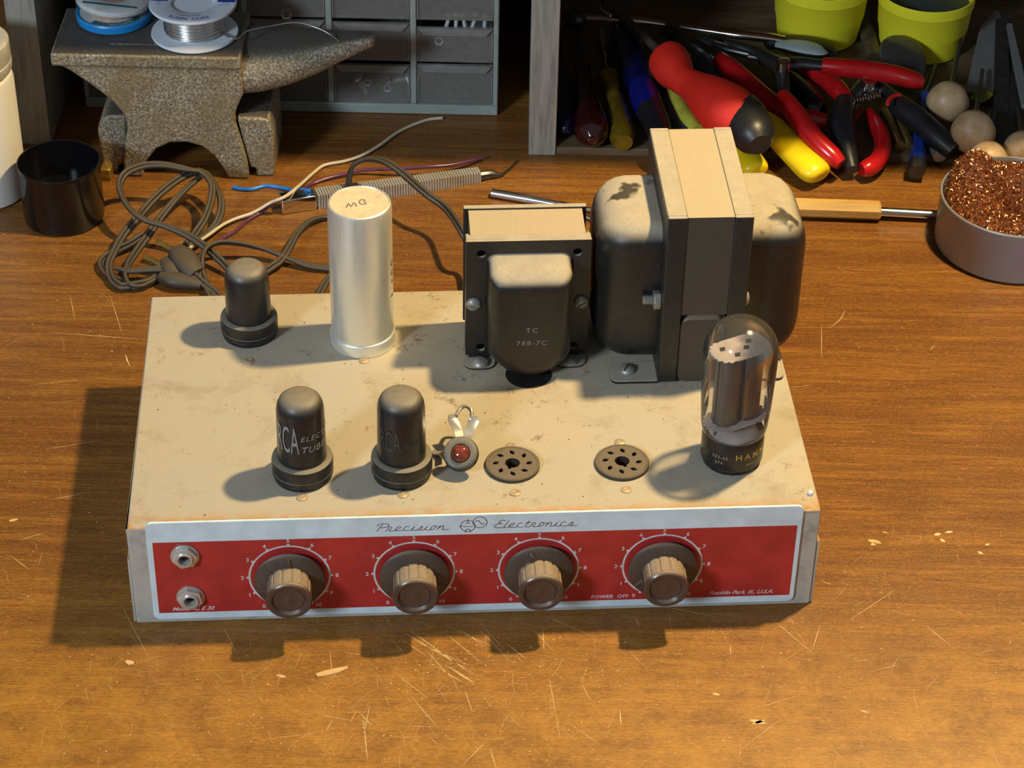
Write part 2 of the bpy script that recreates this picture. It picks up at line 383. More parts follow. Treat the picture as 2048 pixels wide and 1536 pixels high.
M['rubber'] = plain('glossy_black_plastic', (.004, .004, .005, 1), .2, 0, .1)
M['white_plastic'] = plain('white_plastic', (.66, .65, .60, 1), .4, 0, .04, 20)
M['cap_grey'] = plain('grey_cap', (.50, .49, .46, 1), .4, .2)
M['blue_plastic'] = plain('sky_blue_plastic', (.012, .24, .62, 1), .35, 0, .05)
M['clear_disc'] = plain('milky_clear_plastic', (.52, .55, .56, 1), .25, 0, .08)
M['copper_braid'] = plain('copper_braid', (.50, .33, .26, 1), .4, .3)
M['spool_white'] = plain('white_spool_plastic', (.62, .68, .76, 1), .35, 0, .03)
M['navy'] = plain('navy_label_print', (.015, .04, .34, 1), .5)
M['teal'] = plain('dark_teal_print', (.01, .12, .14, 1), .5)
M['solder'] = plain('solder_wire', (.62, .62, .60, 1), .22, 1.0, .15, 600)
M['wire_white'] = plain('cream_insulation', (.56, .49, .36, 1), .45, 0, .05)
M['wire_purple'] = plain('purple_insulation', (.11, .035, .085, 1), .25, 0, .1)
M['wire_blue'] = plain('bright_blue_insulation', (.015, .17, .58, 1), .3, 0, .05)
M['tin'] = plain('satin_tin', (.30, .315, .37, 1), .42, .35, .05, 20)
M['ribs'] = plain('ribbed_plated_steel', (.48, .46, .42, 1), .35, .45, .1, 300)
M['copper'] = plain('copper_turnings', (.85, .40, .18, 1), .25, 1.0, .3, 500)
M['copper_core'] = plain('copper_wool_mass', (.17, .055, .018, 1), .6, .3, .5, 700, .8)
M['handlewood'] = mat_wood('varnished_light_wood', [(.40, .24, .07, 1), (.50, .32, .10, 1), (.56, .38, .14, 1)], (2, 20, 20), 10, .4)
M['ballwood'] = mat_wood('turned_birch', [(.33, .21, .10, 1), (.48, .33, .18, 1), (.55, .40, .23, 1)], (6, 6, 2), 14, .45)
M['steel'] = mat_brush('polished_steel', (.60, .60, .58, 1), .2, (1, 1, 1))
M['bright_zinc'] = plain('bright_zinc', (.70, .74, .76, 1), .25, .35, .1, 300)
M['darksteel'] = plain('dark_steel', (.09, .09, .09, 1), .35, .8, .2, 150)
M['chrome'] = mat_brush('chrome', (.80, .80, .80, 1), .09, (1, 1, 1))
M['rustbar'] = plain('brown_steel_shank', (.13, .10, .07, 1), .45, .5, .3, 150)
M['red_rubber'] = plain('bright_red_rubber', (.72, .020, .008, 1), .62, 0, .05)
M['red_grip'] = plain('dipped_red_grip', (.42, .008, .010, 1), .22, 0, .08)
M['dark_red_clear'] = plain('dark_red_acetate', (.03, .002, .003, 1), .10, 0, .2, Coat_Weight=.5)
M['amber'] = plain('amber_acetate', (.15, .10, .006, 1), .10, 0, .3, 90, Coat_Weight=.5)
M['blue_clear'] = plain('dark_blue_acetate', (.002, .004, .05, 1), .08, 0, .3, 90, Coat_Weight=.6)
M['blue_band'] = plain('blue_band', (.006, .01, .17, 1), .2)
M['blue_handle'] = plain('blue_plastic_handle', (.015, .05, .36, 1), .25)
M['lime'] = plain('lime_plastic', (.48, .50, .06, 1), .4)
M['teal_rub'] = plain('dark_teal_rubber', (.035, .06, .06, 1), .5)
M['yellow_grip'] = plain('yellow_grip', (.76, .56, .008, 1), .28, 0, .05)
M['yellow_cup'] = plain('yellow_green_plastic', (.90, .82, .03, 1), .45, 0, .04, 20)
M['black_grip'] = plain('matte_black_grip', (.012, .013, .016, 1), .42, 0, .2)
M['brass_tube'] = plain('brass_tube', (.22, .16, .05, 1), .35, .7, .2)
M['file_grey'] = plain('grey_file_steel', (.20, .215, .22, 1), .5, .3, .1, 200)
M['wall'] = plain('brown_panelling', (.10, .065, .035, 1), .7, 0, .2, 12)
M['shaving'] = plain('pale_wood_chip', (.62, .40, .17, 1), .6)
M['scratch'] = plain('scratch_in_laminate', (.62, .43, .20, 1), .5, 0, .2, 300)
M['oval_grey'] = plain('pale_grey_enamel', (.36, .44, .43, 1), .3)

# ------------------------------------------------------------------ bench, shelf unit, wall
bench = empty('workbench', (0, 0, 0)); tag(bench, 'scratched walnut-patterned workbench top under everything', 'workbench')
MB().box(-700, 900, -420, 700, -30, 0).build('bench_top', M['table'], bench, 1.5)
mbs = MB()
def scratch(x, y, ang, L, wd, curve=0.0):
    n = 5; pts = []
    for i in range(n+1):
        t = i/n-.5; pts.append((x+math.cos(ang)*L*t-math.sin(ang)*curve*(t*t-.25)*L, y+math.sin(ang)*L*t+math.cos(ang)*curve*(t*t-.25)*L))
    vs = []
    for i, (a, b) in enumerate(pts):
        k = wd*.72*math.sin(PI*(i+.35)/(n+.7)); vs += [(a-math.sin(ang)*k, b+math.cos(ang)*k, .04), (a+math.sin(ang)*k, b-math.cos(ang)*k, .04)]
    mbs.add(vs, [(2*i, 2*i+1, 2*i+3, 2*i+2) for i in range(n)])
def sp(x0, y0, x1, y1, wd=.35, cv=0.0):
    wd = wd*.75 if wd < 1 else wd
    a = on(x0, y0); b = on(x1, y1); d = b-a; scratch((a.x+b.x)/2, (a.y+b.y)/2, math.atan2(d.y, d.x), d.length, wd, cv)
for q in [(812,1268,945,1345,.5),(822,1262,948,1352,.45),(830,1282,940,1332,.3),(860,1310,955,1372,.55),(872,1318,950,1366,.6),(868,1330,930,1368,.4),(850,1300,915,1368,.3),
          (800,1276,862,1318,.25),(955,1255,1028,1330,.3),(965,1252,1012,1303,.25),(890,1250,985,1293,.3),(885,1262,968,1330,.3),(920,1258,970,1294,.3),(1062,1255,1110,1305,.25),
          (1086,1258,1088,1300,.4),(1010,1285,1055,1320,.35),(1090,1232,1180,1270,.25),(728,1465,740,1410,.4),(735,1520,727,1440,.45),(930,1380,945,1425,.4),(1098,1352,1112,1430,.3),
          (1112,1430,1120,1478,.25),(1165,1370,1180,1400,.4),(700,1445,712,1425,.4),(718,1425,745,1452,.5),(640,1430,700,1440,.3),(652,1462,665,1440,.3),(975,1480,1020,1475,.25),
          (925,1530,975,1480,.35),(980,1495,992,1536,.4),(860,1475,875,1488,.3),(1540,1235,1630,1310,.3),(1270,1235,1280,1255,.3),(1320,1212,1440,1235,.25),(1460,1290,1462,1310,.4),
          (240,1205,300,1320,.25),(660,1300,665,1360,.25),(445,1250,475,1310,.25),(1640,1160,1662,1170,.3),(40,1080,90,1065,.4),(20,1110,60,1140,.3),(100,1000,175,985,.3),(90,900,200,880,.25),
          (60,770,160,760,.25),(105,665,300,680,.4),(140,590,150,640,.3),(220,590,245,670,.3),(1660,655,1690,620,.5,.3),(1643,650,1643,715,.35),(1570,655,1800,653,.18),(1575,775,1630,770,.25),
          (1860,700,1870,690,.4),(1625,1300,1640,1250,.3),(1700,1240,1790,1180,.25),(1850,1250,1900,1290,.3),(1750,1340,1800,1330,.3),(1240,1420,1242,1450,.5),(1500,1420,1600,1390,.2),
          (1130,1440,1200,1490,.25),(1480,1500,1560,1440,.2),(820,1390,880,1460,.3),(795,1350,860,1400,.25),(520,1480,640,1465,.2),(400,1440,470,1430,.2)]:
    sp(*q)
for q in [(1736,1080,1762,1086,2.2),(1742,1090,1752,1086,1.6),(1765,1064,1775,1066,.9),(1868,1070,1882,1067,1.6),(1880,1078,1890,1084,1.4),(1890,1065,1906,1063,1.2),(1955,1103,1966,1108,1.2),(1970,1090,1980,1088,1.0),(1500,1440,1532,1447,2.0),(1505,1448,1530,1440,1.2),(1425,1387,1440,1390,1.0),(1720,1420,1738,1426,.8),(553,1350,572,1354,1.4),(18,1042,36,1038,1.5)]:
    sp(*q)
for i in range(520):
    px = random.uniform(0, 2048); py = random.uniform(1060, 1560) if i % 4 else random.uniform(420, 1100)
    if i % 3 == 0: px = random.gauss(850, 230); py = random.gauss(1400, 75)
    if 250 < px < 1650 and 560 < py < 1240: continue
    p_ = on(px, py); scratch(p_.x, p_.y, random.uniform(-1.2, 2.2), random.uniform(2.5, 20), random.uniform(.04, .11), random.uniform(-.3, .3))
for i in range(700):
    px = random.uniform(0, 2048); py = random.uniform(420, 1560)
    if i % 2: px = random.gauss(850, 350); py = random.gauss(1390, 90)
    if 250 < px < 1650 and 560 < py < 1240: continue
    p_ = on(px, py); scratch(p_.x, p_.y, random.uniform(-1.5, 1.5), random.uniform(.5, 2.2), random.uniform(.08, .28))
tag(mbs.build('scratches', M['scratch'], bench, smooth=0), 'pale hairline scratches and nicks', kind='stuff')

for lx in (-640, 840):
    for ly in (-360, 640): MB().box(lx-35, lx+35, ly-35, ly+35, -780, -30.1).build('bench_leg', M['floorply'], bench, 2, 1)
wallb = MB().box(-2000, 2200, 760, 790, -780, 1700).build('wall_back', M['wall']); tag(wallb, kind='structure')
flr = MB().box(-2000, 2200, -1900, 760, -810, -780.1).build('floor', plain('grey_concrete_floor', (.12, .115, .11, 1), .7, 0, .2, 6)); tag(flr, kind='structure')
unit = empty('shelf_unit', (0, 467, 0)); tag(unit, 'grey weathered plywood shelf unit with upright boards standing at the back of the bench', 'shelf unit')
def upart(name, x0, x1, y0, y1, z0, z1, m): 
    return MB().box(x0, x1, y0-467, y1-467, z0, z1).build(name, m, unit, .5, 1)
upart('upright_board', -327, -306.5, 467, 700, 0, 300, M['plywood'])
upart('upright_board', 24.5, 43.5, 467, 700, 0, 300, M['plywood'])
upart('upright_board', 412, 431, 467, 700, 0, 300, M['plywood'])
upart('bottom_board', 43.6, 411.9, 468, 700, 0.05, 6, M['floorply'])
upart('shading_top_board', -760, 800, 386, 712, 300.1, 318, M['plywood'])  # out of view; overhang added to block the warm lamp and shade the rear
upart('back_board', -760, 800, 700.2, 710, 0, 300, M['floorply'])

# ------------------------------------------------------------------ the amplifier
YAW = 0.074018
H = 65.6
amp = empty('tube_amplifier', (0, 0, 0), YAW)
tag(amp, 'dusty vintage tube amplifier with red front panel and four knobs on the bench', 'amplifier')
cy, sy = math.cos(YAW), math.sin(YAW)
def A2W(u, v, w=0): return Vector((cy*u-sy*v, sy*u+cy*v, w))
mb = MB(); t_ = 1.6
mb.box(-180, 180, 0, 208, H-t_, H)
ch = mb.build('chassis', M['chassis'], amp)
mb = MB()
mb.box(-179.97, 179.97, .03, t_, 0, H-.9); mb.box(-179.97, 179.97, 208-t_, 207.97, 0, H-.9); mb.box(-179.97, -180+t_, t_, 208-t_, 0, H-.9); mb.box(180-t_, 179.97, t_, 208-t_, 0, H-.9)
SOCK = [(21, 43.3), (79.6, 42.6)]
cut = []
for u, v in SOCK: cut.append(MB().cyl((u, v, H-10), (u, v, H+10), 12.5, n=40).build('c', M['hole'], amp))
boolean(ch, cut)
# walls joined into the chassis mesh
me = ch.data; bm = bmesh.new(); bm.from_mesh(me)
tmp = bpy.data.meshes.new('t'); tmp.from_pydata([v*.001 for v in mb.v], [], mb.f); bm.from_mesh(tmp); bmesh.ops.remove_doubles(bm, verts=bm.verts[:], dist=1e-6)
bmesh.ops.recalc_face_normals(bm, faces=bm.faces[:]); bm.to_mesh(me); bm.free(); bpy.data.meshes.remove(tmp)
b = ch.modifiers.new('bevel', 'BEVEL'); b.width = .0012; b.segments = 3; b.limit_method = 'ANGLE'; b.angle_limit = math.radians(50)
# side flanges: bottom pan edge just outside the chassis, seen as a second lip at each end
MB().box(-181.6, -180.1, 1, 207, .3, 44).build('side_lip', M['chassis'], amp, .3, 1); MB().box(180.1, 181.6, 1, 207, .3, 44).build('side_lip', M['chassis'], amp, .3, 1)
def AB(): return MB()
def ashade(mb, name, mat, par=None, **k): return mb.build(name, mat, par or amp, **k)
# paint chip and small bead at the right front corner
AB().sphere((176.5, 13.5, H+.9), 1.6, 12).build('solder_bead', M['spool_white'], amp)

FV = -.0
Mface = Matrix(((1,0,0,0),(0,0,-1,0),(0,1,0,0),(0,0,0,1)))     # local (x,y,z)->(u, -z, w): prisms stand on the front face
panel = MB().prism(roundrect(-170.5, 170.5, 3.6, 70.4, 3.5), .05, 1.5, Mface).build('front_panel', M['panel_white'], amp, .25, 1)
MB().prism(roundrect(-167.6, 168, 8.2, 57.2, .4, 2), 1.5, 1.56, Mface).build('red_field', M['panel_red'], panel, smooth=0)
PF = lambda x, y, d=1.60: (x, -d, y)
def dial(cx, cz, power=False):
    mb = MB(); R0 = 21.0
    arc = [(cx+R0*math.sin(a), cz+R0*math.cos(a)) for a in [math.radians(-150+300*i/60) for i in range(61)]]
    stroke(mb, arc, 1.0, PF)
    for k in range(11):
        a = math.radians(-150+30*k); s_, c_ = math.sin(a), math.cos(a)
        stroke(mb, [(cx+(R0+.2)*s_, cz+(R0+.2)*c_), (cx+(R0+1.5)*s_, cz+(R0+1.5)*c_)], 1.3, lambda x, y: PF(x, y, 1.61))
        rr = 24.5
        tx, ty = cx+(rr+.2)*s_, cz+rr*c_-1.15
        if k in (0, 10): ty = 9.9; tx = cx+(-14.3 if k == 0 else 14.4)
        add_text(mb, str(k), 3.5, lambda x, y: PF(tx+x, ty+y, 1.60), bold=.05)
    if power: add_text(mb, 'POWER  OFF', 3.25, lambda x, y: PF(71.2+x, 9.7+y), bold=.06, spacing=1.08)
    return mb.build('dial_scale', M['print_white'], panel, smooth=0)
DIALS = [(-98.0, 31.5, 0, -2), (-32.8, 31.7, 110, 0), (32.6, 31.9, -17, 0), (98.2, 32.1, -120, 0)]
for i, (u, w_, r, _) in enumerate(DIALS): dial(u, w_, i == 3)
# maker's name in joined script
G = {
 'P': ([[(0,0),(.9,2.9)],[(-.5,2.2),(.2,3.0),(1.6,3.1),(2.6,2.7),(2.4,1.9),(1.3,1.45),(.6,1.5)]], 2.3),
 'E': ([[(2.6,2.7),(1.7,3.1),(.9,2.6),(1.1,1.9),(1.9,1.7),(.9,1.6),(.1,1.0),(.2,.2),(1.2,0),(2.4,.0)]], 2.6),
 'r': ([[(0,0),(.5,.9),(.45,1.7),(1.3,1.55),(1.0,.5),(1.0,0),(2.2,0)]], 2.2),
 'e': ([[(0,0),(.9,.75),(1.5,1.35),(1.0,1.75),(.3,1.2),(.25,.3),(.9,0),(2.1,0)]], 2.1),
 'c': ([[(0,0),(.35,.2)],[(1.5,1.45),(.9,1.75),(.3,1.1),(.3,.3),(.9,0),(2.1,0)]], 2.1),
 'i': ([[(0,0),(.6,.9),(.8,1.65),(.5,.5),(.8,0),(1.8,0)],[(1.05,2.3),(1.15,2.45)]], 1.6),
 's': ([[(0,0),(.8,1.0),(1.15,1.7),(1.3,.8),(1.0,.15),(.4,.0)],[(1.0,0),(1.9,0)]], 1.8),
 'o': ([[(0,0),(.2,.2),(.5,1.5),(1.1,1.7),(1.4,1.0),(.9,.1),(.35,.2),(.35,.8)],[(1.3,1.4),(2.1,1.45)]], 2.0),
 'n': ([[(0,0),(.3,.9),(.5,1.65)],[(.2,.5),(.9,1.55),(1.45,1.5),(1.4,.6),(1.5,0),(2.2,0)]], 2.2),
 'l': ([[(0,0),(.8,2.9)],[(0,0),(1.2,0)]], 1.2),
 't': ([[(1.0,2.6),(.4,.3),(.8,0),(1.7,0)],[(.2,1.75),(1.5,1.75)]], 1.6),
}
def script(mb, word, x, y, sx, sz, wd):
    for c in word:
        ss, adv = G[c]
        for s_ in ss:
            q = smooth2(s_, 4) if len(s_) > 2 else s_
            stroke(mb, [(x+(a+.25*b_)*sx, y+b_*sz) for a, b_ in q], wd, lambda X, Y: PF(X, Y, 1.54))
        x += adv*sx
    return x
mb = MB()
xe = script(mb, 'Precision', -52, 60.9, 1.98, 1.62, .42)
xe2 = script(mb, 'Electronics', 8.6, 61.2, 1.93, 1.62, .42)
stroke(mb, [(xe-1, 60.9), (xe+2, 60.9)], .4, lambda X, Y: PF(X, Y, 1.54)); stroke(mb, [(xe2-1, 61.2), (xe2+2, 61.2)], .4, lambda X, Y: PF(X, Y, 1.54))
circ = lambda cx, cz, r, n=32: [(cx+r*math.cos(2*PI*i/n), cz+r*math.sin(2*PI*i/n)) for i in range(n+1)]
def st(p, wd=.42): stroke(mb, p, wd, lambda X, Y: PF(X, Y, 1.55))
st(circ(-4.8, 62.9, 3.75)); st(circ(1.4, 65.2, 3.65)); st([(-4.8, 67.6), (-4.8, 64.8)]); st([(-6.2, 64.8), (-3.4, 64.8)])
st([(-9.6, 62.6), (-7.6, 62.6), (-7, 63.1), (-6.3, 62.1), (-5.5, 63.1), (-4.7, 62.1), (-3.9, 63.1), (-3.1, 62.1), (-2.4, 62.6)])
st(smooth2([(-6, 58.6), (-6, 60), (-4.8, 60.9), (-3.6, 60), (-3.6, 58.6)])); st(smooth2([(-1.0, 65.6), (.3, 66.6), (1.4, 65.2), (2.6, 63.9), (3.8, 64.6)]))
mb.build('maker_name', M['print_brown'], panel, smooth=0)
mb = MB()
add_text(mb, 'Franklin Park, Ill., U.S.A.', 3.7, lambda x, y: PF(141.6+x, 10.0+y), shear=.45, bold=.03, spacing=.98)
mb.build('town_lettering', M['print_white'], panel, smooth=0)
mb = MB(); add_text(mb, 'Model  G E 30', 3.7, lambda x, y: PF(-149.8+x, 9.6+y), shear=.4, bold=.03, spacing=1.0)
mb.build('model_lettering', M['print_white'], panel, smooth=0)

# knobs
def knob(u, w_, rot):
    Mk = Matrix.Translation((u, -2.6, w_)) @ Mface
    fl = MB().lathe([(4, 2.0), (18.4, 2.0), (18.4, 3.2), (17.4, 4.0), (9, 5.6), (4, 5.6)], 64, Mk).build('knob', M['knob_skirt'], amp)
    ribs = lambda a, z: 1.0 + (.07 if (int(((a+rot)/(2*PI)*12) % 12*2) % 2 == 0) else 0)
    def rf(a, z):
        k = (a/(2*PI)*13) % 1
        return 1.0 if k < .80 else .955
    MB().lathe([(11.6, 5.2), (11.6, 15.5), (10.9, 16.5)], 156, Mk, rfun=rf).build('fluted_grip', M['knob'], fl, smooth=25)
    MB().lathe([(11.2, 15.8), (12.0, 16.8), (11.9, 18.2), (11.2, 18.9), (9.3, 18.7), (8.7, 17.9), (8.1, 17.2), (7.5, 17.5), (5, 16.9), (2, 16.9), (.8, 17.5), (.01, 17.6)], 48, Mk).build('knob_cap', M['knob_face'], fl)
    a = math.radians(rot); R = Mk @ Matrix.Rotation(-a, 4, 'Z')
    mp = MB().prism([(-1.9, 11.5), (1.9, 11.5), (0, 17)], 4.0, 5.9, R); mp.build('pointer', M['knob_skirt'], fl, .2, 1)
for u, w_, r, _ in DIALS: knob(u, w_, r)
# jacks
def jack(u, w_, rot):
    Mk = Matrix.Translation((u, -1.5, w_)) @ Mface @ Matrix.Rotation(rot, 4, 'Z')
    ws = MB().lathe([(4, .1), (7.4, .1), (7.4, 1.0), (4, 1.0)], 40, Mk, caps='loop').build('jack', M['nickel'], amp)
    hexo = [(6.9*math.cos(PI/3*i), 6.9*math.sin(PI/3*i)) for i in range(6)]
    nut = MB().prism(hexo, 1.0, 3.4, Mk).build('hex_nut', M['nickel'], ws, .5, 2)
    c = MB().cyl((0,0,-3), (0,0,9), 3.2, n=28, M=Mk).build('c', M['hole'], amp); boolean(nut, [c])
    MB().lathe([(3.3, .5), (4.6, .5), (4.6, 4.0), (4.1, 4.6), (3.3, 4.6), (3.1, 4.0), (3.1, -1)], 32, Mk, caps='loop').build('sleeve', M['nickel'], ws)
    MB().lathe([(0.01, .2), (3.1, .2)], 24, Mk, caps=False).build('socket_hole', M['hole'], ws)
jack(-151.5, 48.0, .2); jack(-150.4, 19.2, .75)

# rivets on the chassis top
RV = [on(498,722,H), on(728,722,H), on(604,996,H), on(806,990,H), on(1030,986,H), on(1022,893,H), on(1252,980,H), on(1239,885,H)]
def W2A(p): return Vector((cy*p.x+sy*p.y, -sy*p.x+cy*p.y, p.z))
for p_ in RV:
    q = W2A(p_); MB().lathe([(2.9, H), (2.8, H+.5), (1.6, H+.9), (1.3, H+.55), (.01, H+.5)], 20, Matrix.Translation((q.x, q.y, 0))).build('rivet', M['rivet'], amp)
# empty octal sockets
def socket(u, v, rot):
    T = Matrix.Translation((u, v, H))
    s_ = MB().lathe([(.01, -6), (11.5, -6), (11.5, .02), (14.6, .02), (14.6, 1.8), (14.0, 2.4), (13.1, 2.4), (12.9, 2.15), (.01, 2.15)], 64, T).build('tube_socket', M['socket'], amp)
    cs = [MB().cyl((u, v, H-4.5), (u, v, H+9), 4.0, n=28).build('c', M['hole'], amp)]
    a = rot; cs.append(MB().box(3, 5.2, -.9, .9, H-4.5, H+9, M=Matrix.Translation((u, v, 0)) @ Matrix.Rotation(a, 4, 'Z')).build('c', M['hole'], amp))
    for k in range(8):
        b_ = a+PI/8+k*PI/4; Mq = Matrix.Translation((u+8.9*math.cos(b_), v+8.9*math.sin(b_), 0)) @ Matrix.Rotation(b_+.5, 4, 'Z')
        cs.append(MB().prism([(-2.2,0),(-1.1,.75),(-.6,1.2),(.6,1.2),(1.1,.75),(2.2,0),(1.1,-.75),(.6,-1.2),(-.6,-1.2),(-1.1,-.75)], H-4.5, H+9, Mq).build('c', M['hole'], amp))
    boolean(s_, cs)
    s_.data.materials.append(M['hole'])
    for p_ in s_.data.polygons:
        if p_.center.z < (H-.5)*.001 and p_.normal.z > .5: p_.material_index = len(s_.data.materials)-1
socket(21, 43.3, -2.0); socket(79.6, 42.6, -1.3)
def sock_ring(u, v):
    MB().lathe([(12.4, H-3), (15.4, H+.02), (15.4, H+2.2), (14.8, H+2.7), (11, H+2.7)], 48, Matrix.Translation((u, v, 0))).build('tube_socket', M['bakelite'], amp)

# capacitor can
cu, cv = -57.3, 160.4
T = Matrix.Translation((cu, cv, 0))
can = MB().lathe([(17.0, H+.02), (18.4, H+.3), (18.5, H+7.2), (18.0, H+8.0), (17.6, H+8.2), (17.75, H+9), (17.75, H+91), (17.2, H+93), (16.4, H+93.4), (16.0, H+92.9)], 72, T).build('capacitor_can', M['aluminium'], amp)
MB().lathe([(.01, H+92.95), (.02, H+92.95), (16.3, H+92.95)], 48, T, caps=False).build('can_top', M['alu_dust'], can)
mb = MB()
PZ = lambda X, Y: (cu+X, cv+Y, H+93.05)
stroke(mb, smooth2([(-7,-5),(-6,-1),(-4.5,-4),(-3,0),(-1.5,-4)]), .5, PZ); stroke(mb, smooth2([(3.5,1.5),(1.5,3),(0,1),(1,-2),(3.5,-1.5),(3,.2),(2,.3)]), .5, PZ)
mb.build('pencil_scrawl', M['rustbar'], can, smooth=0)
mb = MB()
def wrapf(u, v, r, a0, z0, rot90=False):
    def f(X, Y):
        if rot90: X, Y = Y, -X
        a = a0+X/r; return (u+r*math.cos(a), v+r*math.sin(a), z0+Y)
    return f
add_text(mb, 'D U 4 - 8', 4.6, wrapf(cu, cv, 17.9, math.radians(-22), H+58, True), align='LEFT', spacing=1.35)
add_text(mb, '45 0 0 1', 4.6, wrapf(cu, cv, 17.9, math.radians(-1), H+76, True), align='LEFT', spacing=1.6)
mb.build('stamped_lettering', M['hole'], can, smooth=0)

# small output transformer
v0, v1 = 139.0, 177.5
mb = MB(); mb.box(3, 66.5, v0+6, v1-5, H+4, H+78.6)
otx = mb.build('output_transformer', M['lam_small'], amp)
def bracket(y0, y1, face_out):
    m_ = MB(); m_.box(0.3, 69, y0, y1, H+3.5, H+80)
    return m_
def drill(o, pts, r):
    cs = [MB().cyl((u, v0-8, w_), (u, v0+5.5, w_), r, n=16).build('c', M['hole'], amp) for u, w_ in pts]; boolean(o, cs)
fr = MB().box(0.3, 69, v0, v0+2, H+3.5, H+80).build('mounting_frame', M['frame_paint'], otx)
drill(fr, [(8.6, H+71.8), (61.5, H+71.8), (8.8, H+8.5), (61, H+8.5)], 2.6)
m_ = MB(); m_.box(0.3, 69, v0+2.01, v0+7, H+77.6, H+80); m_.box(.3, 2.4, v0+2.01, v0+12, H+3.5, H+77.5); m_.box(66.9, 69, v0+2.01, v0+12, H+3.5, H+77.5)
m_.build('frame_flange', M['frame_paint'], otx, .4, 1)
fb = MB().box(0.3, 69, v1-5, v1-1.5, H+3.5, H+80).build('mounting_frame', M['frame_paint'], otx, .5, 2)
# stepped feet
for u0 in (5, 56):
    f_ = MB(); f_.prism(roundrect(u0-6, u0+12, v0-10, v0+4, 6), H+.05, H+1.6); f_.box(u0-3, u0+9, v0+.3, v0+2.2, H+1.2, H+5); f_.build('mounting_foot', M['frame_paint'], otx, .3, 1)
for k, u0 in enumerate((8.5, 58.5)):
    Tm = Matrix.Translation((u0, v0-5.5, H+1.6))
    s_ = MB().lathe([(5.2, 0), (5.1, .9), (3.6, 2.6), (1.5, 3.2), (.01, 3.3)], 24, Tm).build('screw', M['screw'], otx)
    c = MB().box(-6, 6, -.55, .55, 2.1, 5, M=Tm @ Matrix.Rotation(.9 if k else -.5, 4, 'Z')).build('c', M['hole'], amp); boolean(s_, [c])
def bell_front(u0, u1, wb, wt, depth, vv, cham):
    # drawn shell: stacked outlines, rounded towards the face
    secs = []
    for t, ins in ((0, -1.2), (.06, 0), (.62, 0), (.78, 1.2), (.90, 3.0), (.97, 5.4), (1.0, 8.5)):
        secs.append((t*depth, ins))
    rings = []
    for d, ins in secs:
        x0, x1, z0, z1 = u0+ins, u1-ins, wb+ins*.8, wt-ins
        o = []
        r = max(2.0, 6-ins*.4)
        for cx, cz, a in ((x1-r, z1-r, 0), (x0+r, z1-r, PI/2)):
            for i in range(6): o.append((cx+r*math.cos(a+PI/2*i/5), cz+r*math.sin(a+PI/2*i/5)))
        mid = (x0+x1)/2
        o += smooth2([(x0, z0+cham*1.25), (x0+1.2, z0+cham*.85), (x0+cham*.8, z0+1.6), (mid, z0-.6), (x1-cham*.8, z0+1.6), (x1-1.2, z0+cham*.85), (x1, z0+cham*1.25)], 4)
        rings.append([(x, vv-d, z) for x, z in o])
    m_ = MB(); n = len(rings[0]); vs = [p_ for r_ in rings for p_ in r_]
    fs = [(j*n+i, j*n+(i+1) % n, (j+1)*n+(i+1) % n, (j+1)*n+i) for j in range(len(rings)-1) for i in range(n)]
    fs.append(tuple((len(rings)-1)*n+i for i in range(n)))
    m_.add(vs, fs); return m_
bell_front(12, 58.3, H+2.5, H+70.5, 24, v0-.05, 14).build('end_bell', M['black_paint'], otx, smooth=50)
mb = MB(); mb.lathe([(.01, 0), (13, 0), (13, .3), (.01, .3)], 30, Matrix.Translation((35, v0-15, H+.05))); mb.build('wire_hole', M['hole'], otx)
for u0, k in ((4.6, 0), (64.6, 1)):
    Tm = Matrix.Translation((u0, v0-.05, H+38.6)) @ Mface
    s_ = MB().lathe([(4.3, 0), (4.2, .9), (3.1, 2.2), (1.5, 2.9), (.01, 3.0)], 24, Tm).build('screw', M['nickel'] if 0 else M['screw'], otx)
    c = MB().box(-6, 6, -.5, .5, 1.9, 5, M=Tm @ Matrix.Rotation(-.15 if not k else .5, 4, 'Z')).build('c', M['hole'], amp); boolean(s_, [c])
mb = MB(); BF = lambda X, Y: (35.5+X, v0-24.25, H+27+Y)
add_text(mb, 'TC', 4.5, lambda X, Y: BF(X, Y+8.5), spacing=1.4); add_text(mb, '788-7C', 4.5, BF, spacing=1.3)
mb.build('stamped_lettering', M['grey_print'], otx, smooth=0)

# big power transformer
W0, W1 = H, H+110
ptx = MB().box(117, 142.2, 113.6, 204.6, W0+46, W1-.6).box(117, 142.2, 119, 199, W0+4, W0+46).build('power_transformer', M['lam_big'], amp)
# rounded inner coil face in the lower window
mb = MB(); mb.prism(roundrect(117.2, 142, W0+.5, W0+42.5, 5), -118.9, -113.7, Matrix(((1,0,0,0),(0,0,-1,0),(0,1,0,0),(0,0,0,1)))); mb.build('coil_side', M['lam_big'], ptx)
for x0, x1, s_ in ((106.3, 116.9, -1), (142.3, 152.4, 1)):
    m_ = MB(); m_.box(x0, x1, 112.6, 115.2, W0+1, W1); m_.box(x0, x1, 203, 205.5, W0+1, W1); m_.box(x0, x1, 115.21, 202.99, W1-2.4, W1)
    xi = x0 if s_ < 0 else x1-2.4
    m_.box(xi, xi+2.4, 115.21, 202.99, W0+1, W1-2.41)
    m_.build('mounting_frame', M['frame_paint'], ptx, .7, 2)
def foot(x0, x1, y0, y1):
    m_ = MB(); m_.prism(roundrect(x0, x1, y0, y1, 4), W0+.05, W0+2.2); m_.build('mounting_foot', M['frame_paint'], ptx, .4, 1)
foot(80.5, 109, 112.7, 131); foot(80.5, 109, 189, 205.4); foot(150, 178, 112.7, 131)
Tm = Matrix.Translation((90.5, 122.8, W0+2.2))
s_ = MB().lathe([(4.9, 0), (4.8, .8), (3.6, 2.3), (1.6, 3.0), (.01, 3.1)], 24, Tm).build('screw', M['screw'], ptx)
